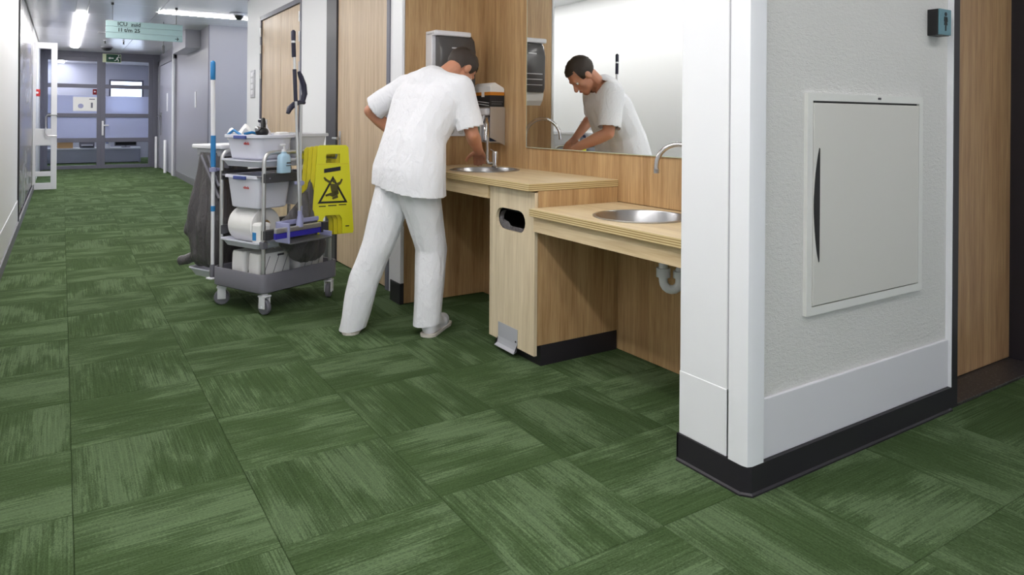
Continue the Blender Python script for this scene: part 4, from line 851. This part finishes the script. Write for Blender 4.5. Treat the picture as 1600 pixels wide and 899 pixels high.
# eyes, lips, hair
for s in (-1, 1):
    e = obj('eye', B().sphere((.073, s*.032, .003), .0125, M=HM), PAPER, body, smooth=80); obj('iris', B().sphere((.0805, s*.032, .002), .0062, M=HM), HAIR, e, smooth=80)
obj('lips', B().sphere((.093, 0, -.065), 1, (.006, .020, .007), HM), BULB, body, smooth=80)
hb_ = B(); hb_.sphere((-.016, 0, .040), 1, (.108, .0865, .096), HM, 32, 24)
q = hb_.bm; inv = HM.inverted()
kill = [f for f in q.faces if (lambda c: (c.x > .045 and c.z < .085-.3*(c.x-.045)) or (c.z < -.005 and c.x > -.025) or c.z < -.050)(inv @ f.calc_center_median())]
bmesh.ops.delete(q, geom=kill, context='FACES'); bmesh.ops.solidify(q, geom=q.faces[:], thickness=.010)
for v in q.verts: v.co += (v.co-hc).normalized()*.006*noise.noise(v.co*60)
obj('hair', hb_, HAIR, ps, smooth=80)
# tunic
b = B()
for o_, r in ((.10, .135), (0, .145), (-.10, .135)): b.cap(pel+pl_*o_*1.2+V(0, 0, -.17), r*1.16, pel+pl_*o_*1.15, r*1.13); b.cap(pel+pl_*o_*1.15, r*1.13, waist+pl_*o_*.95, r*.98); b.cap(waist+pl_*o_*.9, r*.97, chest+sl*o_*1.05, r*1.02)
b.cap(chest+sl*.12, .125, shL-sl*.06+V(0, 0, -.03), .095); b.cap(chest-sl*.12, .125, shR+sl*.06+V(0, 0, -.03), .095); b.cap(shL-sl*.01, .078, upb+V(-.01, 0, 0), .108); b.cap(shR+sl*.01, .076, upb+V(-.01, 0, 0), .108); b.cap(upb+V(-.02, 0, 0), .112, nk0+V(-.01, 0, -.015), .078); b.cap(chest, .14, upb, .115)
for s, e, k in ((shL, elL, .80), (shR, elR, .80)): b.cap(s, .078, s.lerp(e, .5), .078); b.cap(s.lerp(e, .45), .078, s.lerp(e, k+.2), .082)
cL, cR = shL.lerp(elL, .86), shR.lerp(elR, .86)
def near_cut(bm_obj, co, no, r):
    bm_ = bmesh.new(); bm_.from_mesh(bm_obj.data); inv_ = MW[bm_obj].inverted(); co = inv_ @ co
    no = Vector(no); dele = []
    for f in bm_.faces:
        d_ = f.calc_center_median()-co; al_ = d_.dot(no)
        if 0 < al_ < .13 and (d_-no*al_).length < r: dele.append(f)
    bmesh.ops.delete(bm_, geom=dele, context='FACES'); bm_.to_mesh(bm_obj.data); bm_.free()
tun = blob('tunic', b, .0085, COTTON, ps, PM, .007, 7, 5, ((V(1.7, 3.77, .835), (-.05, .12, -1)),), (1, 1, .45))
near_cut(tun, cL, (elL-shL).normalized(), .10); near_cut(tun, cR, (elR-shR).normalized(), .10)
near_cut(tun, nk0+V(.012, 0, .03), (hc-nk0).normalized(), .14)
so_ = tun.modifiers.new('thickness', 'SOLIDIFY'); so_.thickness = .004; so_.offset = -1
# trousers
b = B()
b.cap(pel+pl_*.07+V(0, 0, .0), .126, pel-pl_*.07+V(0, 0, .0), .126); b.cap(pel, .12, waist+V(0, 0, -.08), .12)
for h, k, a in ((hipL, kneeL, ankL), (hipR, kneeR, ankR)):
    b.cap(h, .128, h.lerp(k, .5), .110); b.cap(h.lerp(k, .5), .110, k, .094); b.cap(k, .094, k.lerp(a, .5), .090); b.cap(k.lerp(a, .5), .090, a+V(0, 0, -.12), .080)
tr_ = blob('trousers', b, .0085, COTTON, ps, PM, .010, 6, 4, ((V(1.43, 3.77, .022), (.12, 0, -1)),), (1, 1, .5))
# shoes
def shoe(heel, toe, zr, lab):
    b = B(); d = (toe-heel).normalized()
    b.cap(heel+V(0, 0, .048), .046, toe+V(0, 0, .038)-d*.03, .040); b.cap(heel+d*.02+V(0, 0, .08), .044, heel+d*.10+V(0, 0, .055), .042); b.cap(heel+d*.16+V(0, 0, .036), .048, toe+V(0, 0, .032)-d*.03, .040)
    o = blob('shoe', b, .006, WPLAS, ps, PM, 0, 1, 3, ((heel.lerp(toe, .5)+V(0, 0, zr), (heel.z-toe.z)*V(1, 0, 0)*0+V(0, 0, -1)),))
    sl_ = B(); n_ = V(-d.y, d.x, 0)
    prof = [(-.055, .015), (-.045, .034), (-.02, .048), (.05, .048), (.14, .046), (.20, .051), (.25, .040), (.27, .012)]
    pts = [heel+d*x+n_*w for x, w in prof]+[heel+d*x-n_*w for x, w in reversed(prof)]
    sl_.loft([[p+V(0, 0, 0.001) for p in pts], [p+V(0, 0, .016) for p in pts]]); obj('sole', sl_, mat('pale_sole', (206, 200, 192), .6), o)
shoe(V(1.785, 3.645, 0), V(1.960, 3.795, 0), .012, 0); shoe(V(1.415, 3.915, 0.0), V(1.535, 4.10, 0.0), .012, 0)
